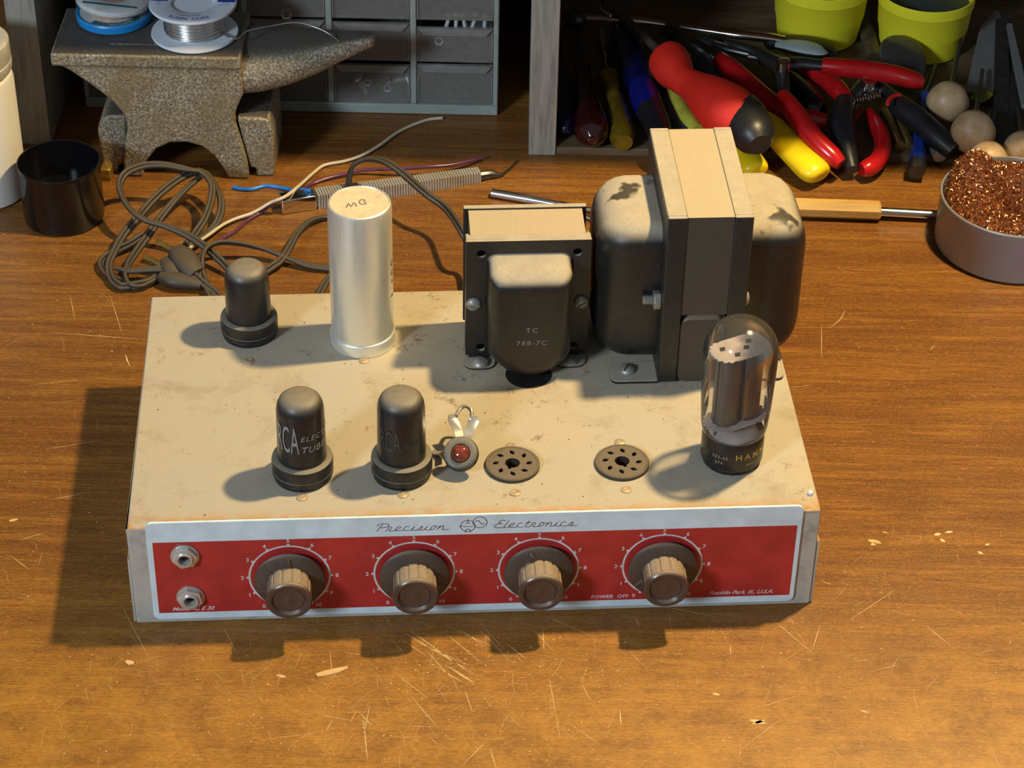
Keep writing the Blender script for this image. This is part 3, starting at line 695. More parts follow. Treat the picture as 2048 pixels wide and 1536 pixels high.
c = MB().box(-6, 6, -.6, .6, 1.8, 5, M=Tm @ Matrix.Rotation(1.0, 4, 'Z')).build('c', M['hole'], amp); boolean(s_, [c])
def bell_side(sgn, xb, depth, y0, y1, z0, z1):
    rings = []
    for t, ins in ((0, 0), (.45, 0), (.60, .8), (.74, 2.6), (.86, 5.8), (.94, 9.2), (1.0, 14.5)):
        o = []; a0, a1, b0, b1 = y0+ins, y1-ins, z0+ins, z1-ins; r = 13-ins*.35
        for cx, cz, a in ((a1-r, b0+r, -PI/2), (a1-r, b1-r, 0), (a0+r, b1-r, PI/2), (a0+r, b0+r, PI)):
            for i in range(9): o.append((xb+sgn*t*depth, cx+r*math.cos(a+PI/2*i/8), cz+r*math.sin(a+PI/2*i/8)))
        rings.append(o)
    m_ = MB(); n = len(rings[0]); vs = [p_ for r_ in rings for p_ in r_]
    fs = [(j*n+i, j*n+(i+1) % n, (j+1)*n+(i+1) % n, (j+1)*n+i) for j in range(len(rings)-1) for i in range(n)]
    fs.append(tuple((len(rings)-1)*n+i for i in range(n))); m_.add(vs, fs)
    return m_.build('end_bell', M['black_paint'], ptx, smooth=50)
bell_side(-1, 106.2, 34.5, 125, 191, W0+5, W0+94); bell_side(1, 152.5, 35, 125, 191, W0+5, W0+94)
# through bolt with nut
mb = MB(); mb.cyl((96.5, 121, W0+51.5), (104.6, 121, W0+51.5), 2.3, n=20)
for i in range(8): mb.lathe([(2.3, 0), (2.7, .35), (2.3, .7)], 20, Matrix.Translation((97+i*.85, 121, W0+51.5)) @ Matrix.Rotation(PI/2, 4, 'Y'))
mb.build('bolt', M['screw'], ptx)
mb = MB(); mb.prism([(5.4*math.cos(PI/3*i+.3), 5.4*math.sin(PI/3*i+.3)) for i in range(6)], 0, 3.9, Matrix.Translation((102.3, 121, W0+51.5)) @ Matrix.Rotation(PI/2, 4, 'Y')); mb.build('hex_nut', M['screw'], ptx, .4, 2)
MB().lathe([(4.6, 0), (4.5, .8), (3.2, 2.4), (.01, 3.2)], 24, Matrix.Translation((152.45, 121, W0+51.5)) @ Matrix.Rotation(PI/2, 4, 'Y')).build('bolt_head', M['screw'], ptx)

# tube sockets that hold tubes
TUBES = [(-121.8, 170.1, 47), (-90.2, 41.1, 53), (-37.9, 40.3, 53)]
for u, v, h in TUBES: sock_ring(u, v)
sock_ring(138.7, 45.8)

# ------------------------------------------------------------------ vacuum tubes (plugged in, each a thing)
def metal_tube(u, v, h, label):
    r_ = empty('vacuum_tube', A2W(u, v, H+2.75), YAW); tag(r_, label, 'vacuum tube', 'metal vacuum tubes on the amplifier')
    h -= 2.75
    MB().lathe([(12.4, 8.5), (12.9, 8.6), (12.75, 20), (12.5, h-9), (12.0, h-5.8), (10.8, h-3.0), (8.9, h-1.2), (6.5, h-.4), (.01, h)], 56).build('metal_shell', M['tube_metal'], r_, smooth=60)
    col = MB().lathe([(15.2, 0), (16.2, .3), (16.2, 2.4), (15.9, 2.7), (16.2, 3.0), (16.3, 8.0), (15.9, 9.6), (14.6, 10.4), (13.0, 10.4)], 56).build('base_collar', M['bakelite'], r_)
    MB().box(-1.7, 1.7, -16.5, -15.4, -.02, 2.3).build('base_notch', M['hole'], r_)
    return r_
metal_tube(*TUBES[0], 'small black metal tube at the rear left corner, left of the silver can')
t2 = metal_tube(*TUBES[1], 'black metal tube with bold grey printed lettering in the front row')
t3 = metal_tube(*TUBES[2], 'black metal tube with worn-off lettering beside the red jewel lamp')
mb = MB(); f2 = lambda a, z: wrapf(0, 0, 12.95, math.radians(a), z)
add_text(mb, 'RCA', 11.5, lambda X, Y: wrapf(0, 0, 13.0, math.radians(-94), 21)(X*.60, Y*2.15), align='RIGHT', spacing=1.05)
add_text(mb, 'ELECTRON', 4.6, f2(-91, 29), align='LEFT', shear=.25, spacing=1.2, bold=.05); add_text(mb, 'TUBE', 5.6, f2(-91, 21.5), align='LEFT', shear=.25, spacing=1.15, bold=.08)
mb.build('printed_lettering', M['grey_print'], t2, smooth=0)

mb = MB(); add_text(mb, 'RCA', 11, lambda X, Y: wrapf(0, 0, 12.98, math.radians(-92), 21)(X*.6, Y*1.7), align='RIGHT'); add_text(mb, 'TUBE', 4, f2(-88, 24), align='LEFT', shear=.25)
mb.build('worn_lettering', plain('worn_off_print', (.045, .045, .044, 1), .6), t3, smooth=0)

rect = empty('vacuum_tube', A2W(138.7, 45.8, H+2.75), YAW+.0)
tag(rect, 'large clear glass vacuum tube with black base at the front right of the amplifier', 'vacuum tube')
bs = MB().lathe([(15.6, 0), (16.6, .6), (16.7, 16.5), (16.2, 17.6), (15.4, 17.2), (14.9, 15)], 56).build('tube_base', M['tube_base'], rect)
gp = [(13.6, 15.8), (15.9, 16.6), (17.2, 18.8), (17.9, 23), (18.7, 36), (19.4, 55), (19.7, 68)]
for i in range(1, 11): a = PI/2*i/10; gp.append((max(.01, 19.7*math.cos(a)**.92), 68+19.2*math.sin(a)))
MB().lathe(gp, 64).build('glass_bulb', M['glass'], rect, smooth=80)
gi = [(r*.975, z-.3) for r, z in gp[5:]]
MB().lathe(gi, 64, a0=-2.2, a1=1.9).build('getter_film', M['getter'], rect, smooth=80)
Rm = Matrix.Rotation(.42, 4, 'Z')
def mica(z, k):
    o = []
    for i in range(72):
        a = 2*PI*i/72; x = 18.4*math.cos(a); y = 12.5*math.sin(a)
        if abs(y) > 9.4: y = math.copysign(9.4, y)
        j = 1.0 if abs(x) < 9 else (1.0 if i % 3 else .92)
        o.append((x*j*k, y*j*k))
    return MB().prism(o, z, z+.5, Rm)
mi = mica(70, 1).build('mica_spacer', M['mica'], rect); mica(24.5, 1).build('mica_spacer', M['mica'], rect)
mb = MB()
for x, y in ((-9.5, 3), (6.5, 3.2), (-5, -4.5), (2.5, -1), (11.5, -2)): mb.prism([(x-2.2, y-1.2), (x+.5, y-1.7), (x+2.0, y+.9), (x-.8, y+1.6)], 70.55, 70.75, Rm)
mb.build('plate_tab', M['hole'], rect)
pl = MB()
for x in (-6.6, 6.6):
    sec = roundrect(x-6.3, x+6.3, -6.4, 6.4, 4.5, 6); pl.prism(sec, 25.2, 69.9, Rm)
for x in (-13.2, 0, 13.2): pl.box(x-.5, x+.5, -.6, .6, 25.2, 69.9, M=Rm)
pl.build('anode_plate', M['plate'], rect, .3, 1)
MB().lathe([(13.5, 15.6), (11, 17.5), (5, 18.5), (.01, 18.6)], 40).build('glass_stem', M['mica'], rect)
mb = MB(); mb.box(-.7, .7, -8.6, -7.9, 30, 55, M=Rm)
for x in (-12, -4, 5, 11): mb.cyl(Rm @ Vector((x, 0, 15.5)), Rm @ Vector((x, 0, 24.4)), .5, n=8)
mb.build('support_rod', M['brass_tube'], rect)
mb = MB(); bb = lambda a, z: wrapf(0, 0, 16.78, math.radians(a), z)
add_text(mb, 'HAMMOND', 5.3, bb(-93, 8.4), align='LEFT', spacing=1.45, bold=.04); add_text(mb, 'MADE IN', 2.3, bb(-71, 4.0), align='LEFT', spacing=1.2)
mb.build('printed_lettering', M['gold_print'], rect, smooth=0)
mb = MB(); add_text(mb, '322-43', 2.7, bb(-137, 8.2), align='LEFT', spacing=1.2); add_text(mb, '274', 2.7, bb(-131, 4.6), align='LEFT', spacing=1.2); mb.build('printed_numbers', M['tan_print'], rect, smooth=0)

# ------------------------------------------------------------------ pilot lamp lying on top
pw = on(922, 902, H+14)
pil = empty('indicator_lamp', (pw.x, pw.y, H)); tag(pil, 'small red jewel indicator lamp with grey bezel and bent solder lugs standing on the amplifier', 'indicator lamp')
dv = Vector((-.10, -.66, .74)).normalized(); q = dv.to_track_quat('Z', 'Y').to_matrix().to_4x4(); q.translation = Vector((0, 0, 12.0))
MB().lathe([(5.5, -8), (5.5, -1.2), (9.3, -1.2), (9.5, 0), (8.8, 1.6), (7.2, 2.4), (5.2, 2.2), (5.0, 1.2), (.01, 1.2)], 40, q).build('bezel', M['bakelite'], pil)
jw = MB(); jw.lathe([(4.9, 1.3), (4.7, 2.8), (3.8, 4.0), (2.2, 4.8), (.01, 5.1)], 32, q); jw.build('jewel', M['jewel'], pil, smooth=60)
for px, py, bend in ((906, 838, 0), (948, 842, 1)):
    a = Vector((0,0,12))+q.to_3x3() @ Vector((0, 4.5, -6)); tgt = on(px, py, H+16)-Vector((pw.x, pw.y, H))
    mid = (a+tgt)/2+Vector((0, 0, 1)); m_ = MB()
    m_.sweep([a, mid, tgt, tgt+Vector((-.5, 1.5, 2.2))], [(-1, -.12), (1, -.12), (1, .12), (-1, .12)], [(2.4, 2.4), (2.4, 2.4), (3.0, 2.4), (2.0, 2.4)])
    o_ = m_.build('solder_lug', M['nickel'], pil, .15, 1)
    MB().cyl(tgt+Vector((0, -.5, -1.2)), tgt+Vector((0, -.9, -.2)), .9, n=12).build('lug_hole', M['hole'], o_)
wp = [on(912, 832, H+17), on(920, 818, H+18), on(932, 812, H+19), on(943, 822, H+17), on(944, 840, H+15)]
MB().tube([p_-Vector((pw.x, pw.y, H)) for p_ in wp], 1.1, 10, smooth=5).build('wire_stub', M['screw'], pil)
lg = [on(893, 900, H+9), on(884, 906, H+4), on(872, 906, H+1.2), on(864, 903, H+.8)]
MB().sweep([p_-Vector((pw.x, pw.y, H)) for p_ in lg], [(-1, -.2), (1, -.2), (1, .2), (-1, .2)], [2, 2, 1.8, 1.6]).build('mounting_leg', M['screw'], pil)
MB().cyl((0, 6, .05), (0, 4, 9), 3.6, 4.5, 20).build('lamp_stem', M['bakelite'], pil)

# ------------------------------------------------------------------ power cord with plug (part of the amplifier)
fig8 = []
for cx, a0 in ((1.3, -155), (-1.3, 25)):
    for i in range(9): a = math.radians(a0+300*i/8); fig8.append((cx+1.45*math.cos(a), 1.45*math.sin(a)))
def toA(p_): q_ = W2A(p_); return q_
def cord(mb, pts, tw=None):
    pp, _ = spline([toA(on(*p_)) for p_ in pts], 1, 9)
    n = len(pp); tws = [(tw or 0)+.9*math.sin(i*.045+len(pts)) for i in range(n)]
    mb.sweep(pp, fig8, [1.0]*n, twist=tws)
cm = MB()
cord(cm, [(950,560,18),(944,505,20),(925,465,30),(893,418,26),(850,385,30),(806,347,34),(772,324,36),(737,318,32),(708,330,26),(698,360,16),(700,395,5),(705,440,2.2),(690,445,2.2)])
cord(cm, [(705,440,2.2),(680,436,2.3),(652,434,2.5),(622,441,5),(596,464,7),(577,498,7),(562,520,6),(540,536,5),(505,560,4),(470,600,3)], .5)
cord(cm, [(425,598,3),(412,570,5),(403,545,8),(402,518,12),(412,497,14),(438,485,14),(480,487,12),(530,499,8),(580,518,5),(620,532,3),(665,538,2.4),(700,548,2.4)])
cord(cm, [(700,548,2.4),(672,545,2.4),(655,560,2.6),(638,590,2.6),(630,610,2.6)], .4)
cord(cm, [(505,565,3),(470,548,4),(440,520,8),(408,492,12),(370,468,15),(330,452,17),(290,440,19),(262,420,22),(244,392,24),(240,365,27),(256,343,30),(290,331,31),(330,330,31),(375,339,29),(405,346,26),(424,372,22),(421,405,17),(408,440,12),(388,470,8),(368,500,5)])
cord(cm, [(400,342,24),(372,350,24),(340,370,23),(308,398,20),(280,430,15),(250,465,10),(230,500,7),(218,530,5),(222,555,4),(240,572,4),(270,570,4),(300,563,4),(320,548,4)])
cord(cm, [(405,350,20),(378,372,19),(350,400,17),(325,430,13),(300,465,9),(275,500,6),(256,530,5),(252,555,5),(262,572,4),(285,574,3),(318,556,3)], .5)
cord(cm, [(400,342,21),(420,352,20),(436,380,17),(443,410,12),(436,440,8),(420,460,5),(396,476,4),(370,495,3)], .3)
cord(cm, [(285,470,9),(262,486,7),(235,500,5),(210,515,4),(203,530,3),(215,548,3),(240,562,2.6),(262,575,2.4)], .6)
cord(cm, [(232,536,6),(262,542,7),(300,539,8),(340,537,9),(370,540,9),(392,553,8),(408,568,6),(430,585,4),(445,605,3)], .2)
cordo = cm.build('power_cord', M['cord'], amp, smooth=50)
def tl(px, py, z): return toA(on(px, py, z))
mb = MB()
mb.tube([tl(352, 498, 13), tl(362, 510, 12), tl(378, 530, 10), tl(396, 548, 8)], [5.5, 8.5, 9, 6.5], 16, smooth=4, sy=.6)
mb.tube([tl(322, 553, 5), tl(345, 559, 5.5), tl(375, 564, 5), (tl(404, 570, 4.5))], [4.5, 6.5, 6, 3.8], 16, smooth=4, sy=.75)
mb.tube([tl(330, 520, 9), tl(345, 535, 8), tl(352, 552, 6)], [5, 8, 6], 14, smooth=4, sy=.6)
mb.build('plug', M['cord'], cordo, smooth=60)
for a, b_ in (((350, 500, 14), (313, 481, 17)), ((330, 532, 9), (291, 512, 12))):
    MB().tube([tl(*a), tl(*b_)], [2.6, 2.2], 8, sy=.3).build('plug_prong', M['brass_tube'], cordo)

# ------------------------------------------------------------------ loose wires
def wire(name, pts, r, mat, label, cat='wire'):
    pp = [on(*p_) for p_ in pts]; base = pp[0].copy(); base.z = 0
    e = MB().tube([p_-base for p_ in pp], r, 10, smooth=7).build(name, mat, None, smooth=60); e.location = base*.001
    return tag(e, label, cat)
wire('loose_wire', [(885,236,2),(850,241,2),(800,262,2),(760,290,2.5),(725,310,2.5),(690,322,2),(650,330,2),(628,345,3),(600,370,9),(575,390,13),(560,398,13.5),(540,406,10),(520,418,6),(500,428,4),(470,438,3.5),(445,450,5),(420,468,7),(402,480,8),(385,492,10),(372,502,14)], 1.15, M['wire_white'], 'long cream insulated wire running from under the drawer cabinet to the coiled cord')
wire('loose_wire', [(968,315,3),(940,322,5),(900,330,6),(850,334,7),(790,338,6),(730,340,4),(690,348,2.5),(650,358,2),(615,372,1.8),(590,384,9),(566,396,13),(545,408,8),(525,422,3),(495,441,1.6),(470,462,1.6),(440,480,1.8),(415,495,2.2),(396,512,3.5)], 1.2, M['wire_purple'], 'thin purple wire looping over the corrugated metal strip')
wire('loose_wire', [(467,374,1.3),(485,378,1.6),(505,378,1.4),(530,372,1.3),(555,374,1.3),(580,379,2.5),(605,380,9),(618,380,13.2)], 1.3, M['wire_blue'], 'short bright blue wire with its end on the corrugated metal strip')

# ------------------------------------------------------------------ corrugated metal strip
a = on(566, 408, 5); b_ = on(960, 348, 5); d = (b_-a); L = d.length; ang = math.atan2(d.y, d.x)
strip = empty('corrugated_metal_strip', (a.x, a.y, 0), ang); tag(strip, 'square-section ribbed metal conduit strip with a shiny end block behind the silver can', 'metal conduit')
MB().box(-2, 22, -5.5, 5.5, .1, 11).build('end_block', M['chrome'], strip, 1.0, 2)
mb = MB(); n = 62
for i in range(n):
    x = 23+(L-23)*i/n; s_ = 1-.22*i/n; mb.box(x, x+1.35, -5.4*s_, 5.4*s_, .1, 10.6*s_)
mb.box(22.2, L-1, -4.4*.8, 4.4*.8, .8, 6.6)
mb.build('ribbed_body', M['ribs'], strip, 0, smooth=0)
e1 = on(1035, 322, 1)-Vector((a.x, a.y, 0)); c_, s2 = math.cos(-ang), math.sin(-ang)
e1 = Vector((c_*e1.x-s2*e1.y, s2*e1.x+c_*e1.y, 1))
MB().tube([Vector((L-2, 0, 3.6)), Vector((L+8, .5, 3.2)), Vector((L+16, .5, 1.5)), e1], [3.4, 3.0, 1.2, .7], 10, smooth=4).build('tail_wire', M['darksteel'], strip)

# steel rods between the transformers
def rod(name, pts, r, mat, label, cat, **k):
    pp = [on(*p_) for p_ in pts]; base = pp[0].copy(); base.z = 0
    o = MB().tube([p_-base for p_ in pp], r, 16, **k).build(name, mat, None, smooth=50); o.location = base*.001
    if label: tag(o, label, cat)
    return o
tw = empty('steel_tweezers', on(984, 386, 0)); tag(tw, 'pair of steel tweezers with pointed rods on the bench behind the transformers', 'tweezers')
b0 = on(984, 386, 0)
MB().tube([p_-b0 for p_ in P((984,386,3),(1060,399,3),(1120,410,3))], [3.1, 3.1, 2.4], 16).build('upper_arm', M['steel'], tw, smooth=50)
MB().tube([p_-b0 for p_ in P((1118,409,3),(1160,417,2.5),(1250,428,2))], [2.6, 1.9, 1.2], 12).build('pointed_tip', M['steel'], tw, smooth=50)
MB().tube([p_-b0 for p_ in P((1112,412,2),(1160,430,2),(1240,455,1.6))], [1.8, 1.7, 1.2], 12).build('lower_arm', M['steel'], tw, smooth=50)
# wooden handled tool on the right
h0 = on(1765, 422, 0); wt = empty('wood_handled_probe', h0); tag(wt, 'long tool with octagonal pale wooden handle and steel shank beside the tin', 'hand tool')
oct8 = [(math.cos(2*PI*(i+.5)/8), math.sin(2*PI*(i+.5)/8)) for i in range(8)]
MB().sweep([p_-h0 for p_ in P((1560,414,7),(1757,421,7),(1760,421,7))], oct8, [6.6, 6.6, 5.8]).build('handle', M['handlewood'], wt, smooth=25)
MB().tube([p_-h0 for p_ in P((1758,423,6),(1898,431,5.2))], 3.1, 16).build('shank', M['steel'], wt)

# ------------------------------------------------------------------ black cup, white bottle
f = on(116, 478, 0); cr = 27.5; cc = Vector((f.x, f.y+cr, 0))
cup = empty('black_cup', cc); tag(cup, 'open glossy black plastic cup in front of the left shelf upright', 'cup')
MB().lathe([(.01, .05), (24.2, .05), (26.0, 1.2), (26.4, 3), (26.6, 40), (27.2, 41), (27.2, 42.6), (26.5, 43), (25.8, 42.6), (25.5, 38), (25.0, 17.2), (.01, 17)], 72).build('cup_body', M['rubber'], cup)
bc = on(-24, 395, 0); bt = empty('white_bottle', (bc.x-3, bc.y+8, 0)); tag(bt, 'tall white plastic bottle with grey cap at the left picture edge', 'bottle')
MB().lathe([(.01, .05), (26, .05), (28, 2), (28, 86), (27, 90), (24, 92.5), (20, 93)], 64).build('bottle_body', M['white_plastic'], bt)
MB().lathe([(20, 93), (27.2, 93.2), (28, 95), (28.2, 100), (27.6, 100.8), (28, 101.6), (27.8, 114), (26, 116), (.01, 116)], 48).build('cap', M['cap_grey'], bt)

# ------------------------------------------------------------------ anvil
yF = 430.0
anv = empty('bench_anvil', (-208, yF, 0)); tag(anv, 'small rusty cast iron anvil with a horn, carrying two spools', 'anvil')
def ap(px, py, y=yF): q_ = ony(px, py, y); return (q_.x+208, q_.z)
body = [(-82.5, 84.3), (-82.5, 93.6), (42, 94.6), (42.5, 89), (45, 60)]
out = [ap(103,109), (ap(480,107)[0], 94.2), (ap(484,125)[0], 86), ap(483,186), ap(466,205), ap(460,225), ap(468,250), ap(485,285), ap(480,310)]
# upper body outline: heel, plate, waist
up_o = [(-83, 84.6), (-83, 94), (41.5, 94), (42, 66), (38.5, 58), (35.5, 51), (35, 45), (36.5, 38), (39.5, 26), (42, 12), (42.5, .1), (27.5, .1), (25.5, 8), (20, 18), (12, 25), (2, 28), (-9, 27.5), (-19, 22), (-26, 13), (-29, 4), (-29.5, .1), (-42, .1), (-42, 12), (-40, 26), (-37.5, 36), (-37.5, 43), (-39.5, 50), (-45, 58), (-53, 66), (-63, 74.5), (-72, 81.5), (-77, 84.4)]
Mb = Matrix(((1,0,0,0),(0,0,-1,0),(0,1,0,0),(0,0,0,1)))
mb = MB(); mb.prism(up_o, -62, 2, Mb)
mb.prism([(-58, 34), (-57, 3.2), (-56, .1), (-47, .1), (-46.5, 6), (-43, 6.5), (-41.8, 12), (-39, 30), (-38, 46), (-50, 45), (-56, 41)], -58, -2, Mb)
mb.prism([(60, 34), (60, 3.2), (59, .1), (48, .1), (47, 6.5), (43.5, 6.5), (42, 14), (39, 30), (36.5, 46), (52, 46), (58, 44)], -58, -2, Mb)
mb.box(-83.3, 41.8, -2.6, 40, 84.6, 94.1)
mb.build('anvil_body', M['anvil'], anv, 1.6, 2)
MB().box(-46, 26, 12, 60, 94.0, 94.6).build('face_plate', M['anvil'], anv)
hp = []; hr = []
hs = [(39, 74.5, 31, 17, 31), (52, 75.5, 31, 16.5, 30), (70, 78, 31, 14.5, 26), (88, 81.5, 31, 11.5, 20), (104, 86, 31, 8.5, 13.5), (118, 89.5, 31, 5.6, 8.5), (126, 91.5, 31, 4.4, 6), (128.5, 91.6, 31, 2.5, 3.5)]
mh = MB(); mh.sweep([(x, y, z) for x, z, y, a_, b2 in hs], [(math.copysign(abs(math.cos(t))**.7, math.cos(t)), math.copysign(abs(math.sin(t))**.8, math.sin(t))) for t in [2*PI*i/24 for i in range(24)]], [(b2, a_) for x, z, y, a_, b2 in hs])
mh.build('horn', M['anvil'], anv, smooth=60)
MB().box(-57.5, -50, -8, 4, .05, 9).build('worn_foot_corner', M['brass'], anv, 1.2, 2)

# ------------------------------------------------------------------ spools on the anvil
TOPZ = 94.7
s1 = on(390, 66, TOPZ); sp1 = empty('solder_spool', (s1.x, s1.y, TOPZ)); tag(sp1, 'white plastic spool of silver solder wire with dark blue print standing on the anvil', 'spool')
MB().lathe([(8, 0.05), (28.6, 0.05), (29, .8), (28.6, 2.2), (8, 2.2)], 64, caps='loop').build('lower_flange', M['spool_white'], sp1)
sw = MB()
for i in range(11): sw.lathe([(19+(.25 if i % 2 else 0)+1.05*math.cos(a_), 4.0+i*1.5+.95*math.sin(a_)) for a_ in [2*PI*j/10 for j in range(11)]], 56, Matrix.Rotation(.01*i, 4, 'X'))
sw.build('solder_winding', M['solder'], sp1, smooth=60)
MB().cyl((0, 0, 2.2), (0, 0, 21), 18.6, n=48).build('core', M['spool_white'], sp1)
tf = MB().lathe([(14.5, 20.6), (14.8, 21), (28.4, 21), (29, 22), (28.6, 23.4), (15.5, 23.4), (14.5, 22.8), (14.2, 13), (.01, 12.6)], 64, caps=False).build('upper_flange', M['spool_white'], sp1)
MB().cyl((1, 0, 12.65), (1, 0, 13.0), 2.6, n=20).build('hub_hole', M['hole'], tf)
mb = MB()
k = 30; vs = []; fs = []
for i in range(k+1):
    a_ = PI*i/k; vs += [(16.4*math.cos(a_), 16.4*math.sin(a_)+0, 23.47), (28*math.cos(a_), 28*math.sin(a_), 23.47)]
mb.add(vs, [(2*i, 2*i+1, 2*i+3, 2*i+2) for i in range(k)])
def arcf(r, a0): return lambda X, Y: ((r+Y)*math.cos(a0+X/r), (r+Y)*math.sin(a0+X/r), 23.48)
def arcin(r, a0):   # reads upright when seen from the front (bottom of the disc)
    return lambda X, Y: ((r-Y)*math.cos(a0+X/r), (r-Y)*math.sin(a0+X/r), 23.48)
add_text(mb, 'ROSIN  CORE', 4.6, arcin(25.6, -PI/2), bold=.06, spacing=1.05); add_text(mb, 'MADE IN ILLINOIS', 1.9, arcin(20.4, -PI/2))
add_text(mb, '.031', 2.1, lambda X, Y: (-22+X, -1.9+Y, 23.48)); add_text(mb, 'DIA', 2.1, lambda X, Y: (-22+X, -4.6+Y, 23.48)); add_text(mb, 'FLUX', 2.1, lambda X, Y: (22+X, -1.9+Y, 23.48)); add_text(mb, 'NET WT', 1.9, lambda X, Y: (21+X, -4.6+Y, 23.48))
mb.build('label_print', M['navy'], tf, smooth=0)
tailp = [Vector((18, -5, 4)), on(470, 78, TOPZ+6)-sp1.location*1000, on(495, 62, TOPZ+7)-sp1.location*1000, on(540, 52, TOPZ+6)-sp1.location*1000, on(590, 45, TOPZ+8)-sp1.location*1000, on(630, 54, TOPZ+6)-sp1.location*1000, on(665, 72, TOPZ+2)-sp1.location*1000, on(700, 104, TOPZ-9)-sp1.location*1000]
MB().tube(tailp, .55, 8, smooth=6).build('solder_tail', M['solder'], sp1)

s2_ = on(229, 36, TOPZ); sp2 = empty('desoldering_braid_spool', (s2_.x, s2_.y, TOPZ)); tag(sp2, 'small sky blue and clear spool of copper desoldering braid on the left of the anvil', 'spool')
MB().lathe([(.01, 0.05), (23, 0.05), (25, 1), (25.3, 5.5), (24.6, 6.6), (23.5, 6.4), (22, 5.4), (.01, 5.4)], 56).build('blue_base', M['blue_plastic'], sp2)
MB().lathe([(.01, 5.5), (22.6, 5.5), (22.6, 5.8), (.01, 5.8)], 56).build('lower_label', M['clear_disc'], sp2)
MB().cyl((0, 0, 5.8), (0, 0, 12), 15, n=40).build('braid_core', M['copper_braid'], sp2)
tilt = Matrix.Translation((0, 0, 12)) @ Matrix.Rotation(.10, 4, 'Y') @ Matrix.Rotation(-.05, 4, 'X')
ud = MB().lathe([(.01, 2.6), (9.6, 2.6), (9.9, 4.4), (10.2, 4.5), (23, 4.5), (24.6, 3.6), (25, 2), (24.4, .3), (.01, .3)], 56, tilt).build('clear_disc', M['clear_disc'], sp2)
MB().lathe([(.01, 2.65), (9.5, 2.65), (9.0, 3.6), (.01, 4.2)], 32, tilt).build('copper_centre', M['copper_braid'], ud)
mb = MB(); mb.box(-18, 18, -15.2, -12.6, 4.55, 4.62, M=tilt); mb.build('teal_band', M['teal'], ud, smooth=0)
mb = MB(); vs = []
for i in range(21):
    a_ = math.radians(-125+100*i/20); vs += [(17.6*math.cos(a_), 17.6*math.sin(a_), 5.84), (22.2*math.cos(a_), 22.2*math.sin(a_), 5.84)]
mb.add(vs, [(2*i, 2*i+1, 2*i+3, 2*i+2) for i in range(20)]); mb.build('teal_label', M['teal'], sp2, smooth=0)
mb = MB(); add_text(mb, 'NO-CLEAN', 3.4, lambda X, Y: ((20.4-Y)*math.cos(-1.15+X/20), (20.4-Y)*math.sin(-1.15+X/20)-1.0, 5.9)); mb.build('label_lettering', M['print_white'], sp2, smooth=0)

# ------------------------------------------------------------------ drawer cabinet and screws inside
cab = empty('drawer_cabinet', (-144, 519, 0)); tag(cab, 'grey-green small parts cabinet with smoky clear drawers behind the anvil', 'drawer cabinet')
X0, X1 = -146.7, 146.2; pitch = 58.5; rows = 6; rp = 33.0; zb = 9.0; ztop = zb+rows*rp+6
cm = MB(); cm.box(X0, X1, 0, 140, .1, zb-1.2); cm.box(X0, X1, 0, 140, ztop-5, ztop); cm.box(X0, X0+3.5, 0, 140, zb-1.19, ztop-5.01); cm.box(X1-3.5, X1, 0, 140, zb-1.19, ztop-5.01)
for i in range(1, 5): x = X1-1-i*pitch; cm.box(x-2.2, x+2.2, 1, 140, zb-1.19, ztop-5.01)
for j in range(1, rows): z = zb+j*rp; cm.box(X0+3.51, X1-3.51, 4, 140, z-1.0, z+.4)
cm.box(X0, X1, 140.1, 142, .1, ztop)
cm.build('cabinet_frame', M['cab'], cab, .9, 2)
def drawer(x0, x1, z0, z1, pull, gap=.8):
    y = pull
    m_ = MB(); m_.box(x0, x1, y, y+1.6, z0, z1-gap); m_.box(x0+1, x0+2.2, y+1.61, 110, z0+.5, z1-6); m_.box(x1-2.2, x1-1, y+1.61, 110, z0+.5, z1-6); m_.box(x0+2.3, x1-2.3, y+1.61, 110, z0+.5, z0+1.5)
    d_ = m_.build('drawer', M['drawer'], cab, .3, 1)
    l_ = MB(); l_.prism([(x0+.8, z1-gap-.3), (x1-.8, z1-gap-.3), (x1-5, z1-gap-6), (x0+5, z1-gap-6)], -y+.1, -y+1.5, Mface); l_.box(x0+.2, x0+1.2, y-.7, y-.1, z0+1, z1-10); l_.box(x1-1.2, x1-.2, y-.7, y-.1, z0+1, z1-10)
    l_.build('drawer_pull', M['pull'], d_, .2, 1)
for i in range(5):
    for j in range(6):
        x1 = X1-3.6-i*pitch if i == 0 else X1-3.4-i*pitch; x0 = X1-1-(i+1)*pitch+2.4
        if i == 4: x0 = X0+3.7
        drawer(x0, x1, zb-.4+j*rp, zb+(j+1)*rp-1.3, 1.5, 4.6 if (i, j) == (0, 1) else (1.9 if (i+j) % 3 else .8))
def screwthing(px, py, y, L, ang, r, mat, label, tiltz=.0):
    q_ = ony(px, py, y); e = empty('loose_screw', q_); tag(e, label, 'screw', 'screws inside the cabinet drawers')
    R = Matrix.Rotation(ang, 4, 'Y'); m_ = MB(); m_.cyl((0,0,-L/2), (0,0,L/2), r*.5, n=12, M=R)
    for i in range(int(L/1.4)): m_.lathe([(r*.5, 0), (r*.62, .35), (r*.5, .7)], 12, R @ Matrix.Translation((0,0,-L/2+i*1.4)))
    m_.build('threaded_shank', mat, e); m_ = MB(); m_.lathe([(.01, 0), (r*1.1, .1), (r*1.1, 1.2), (r*.6, 2.2), (.01, 2.3)], 20, R @ Matrix.Translation((0,0,L/2))); m_.build('screw_head', mat, e)
screwthing(752, 176, 523.5, 26, .85, 3.0, M['brass_tube'], 'long brass screw lying diagonally in the bottom middle drawer')
screwthing(725, 172, 524, 13, -.5, 3.4, M['bright_zinc'], 'short bright screw at the left of the bottom middle drawer')
screwthing(793, 160, 524, 15, 1.35, 3.6, M['bright_zinc'], 'bright screw at the top right of the bottom middle drawer')
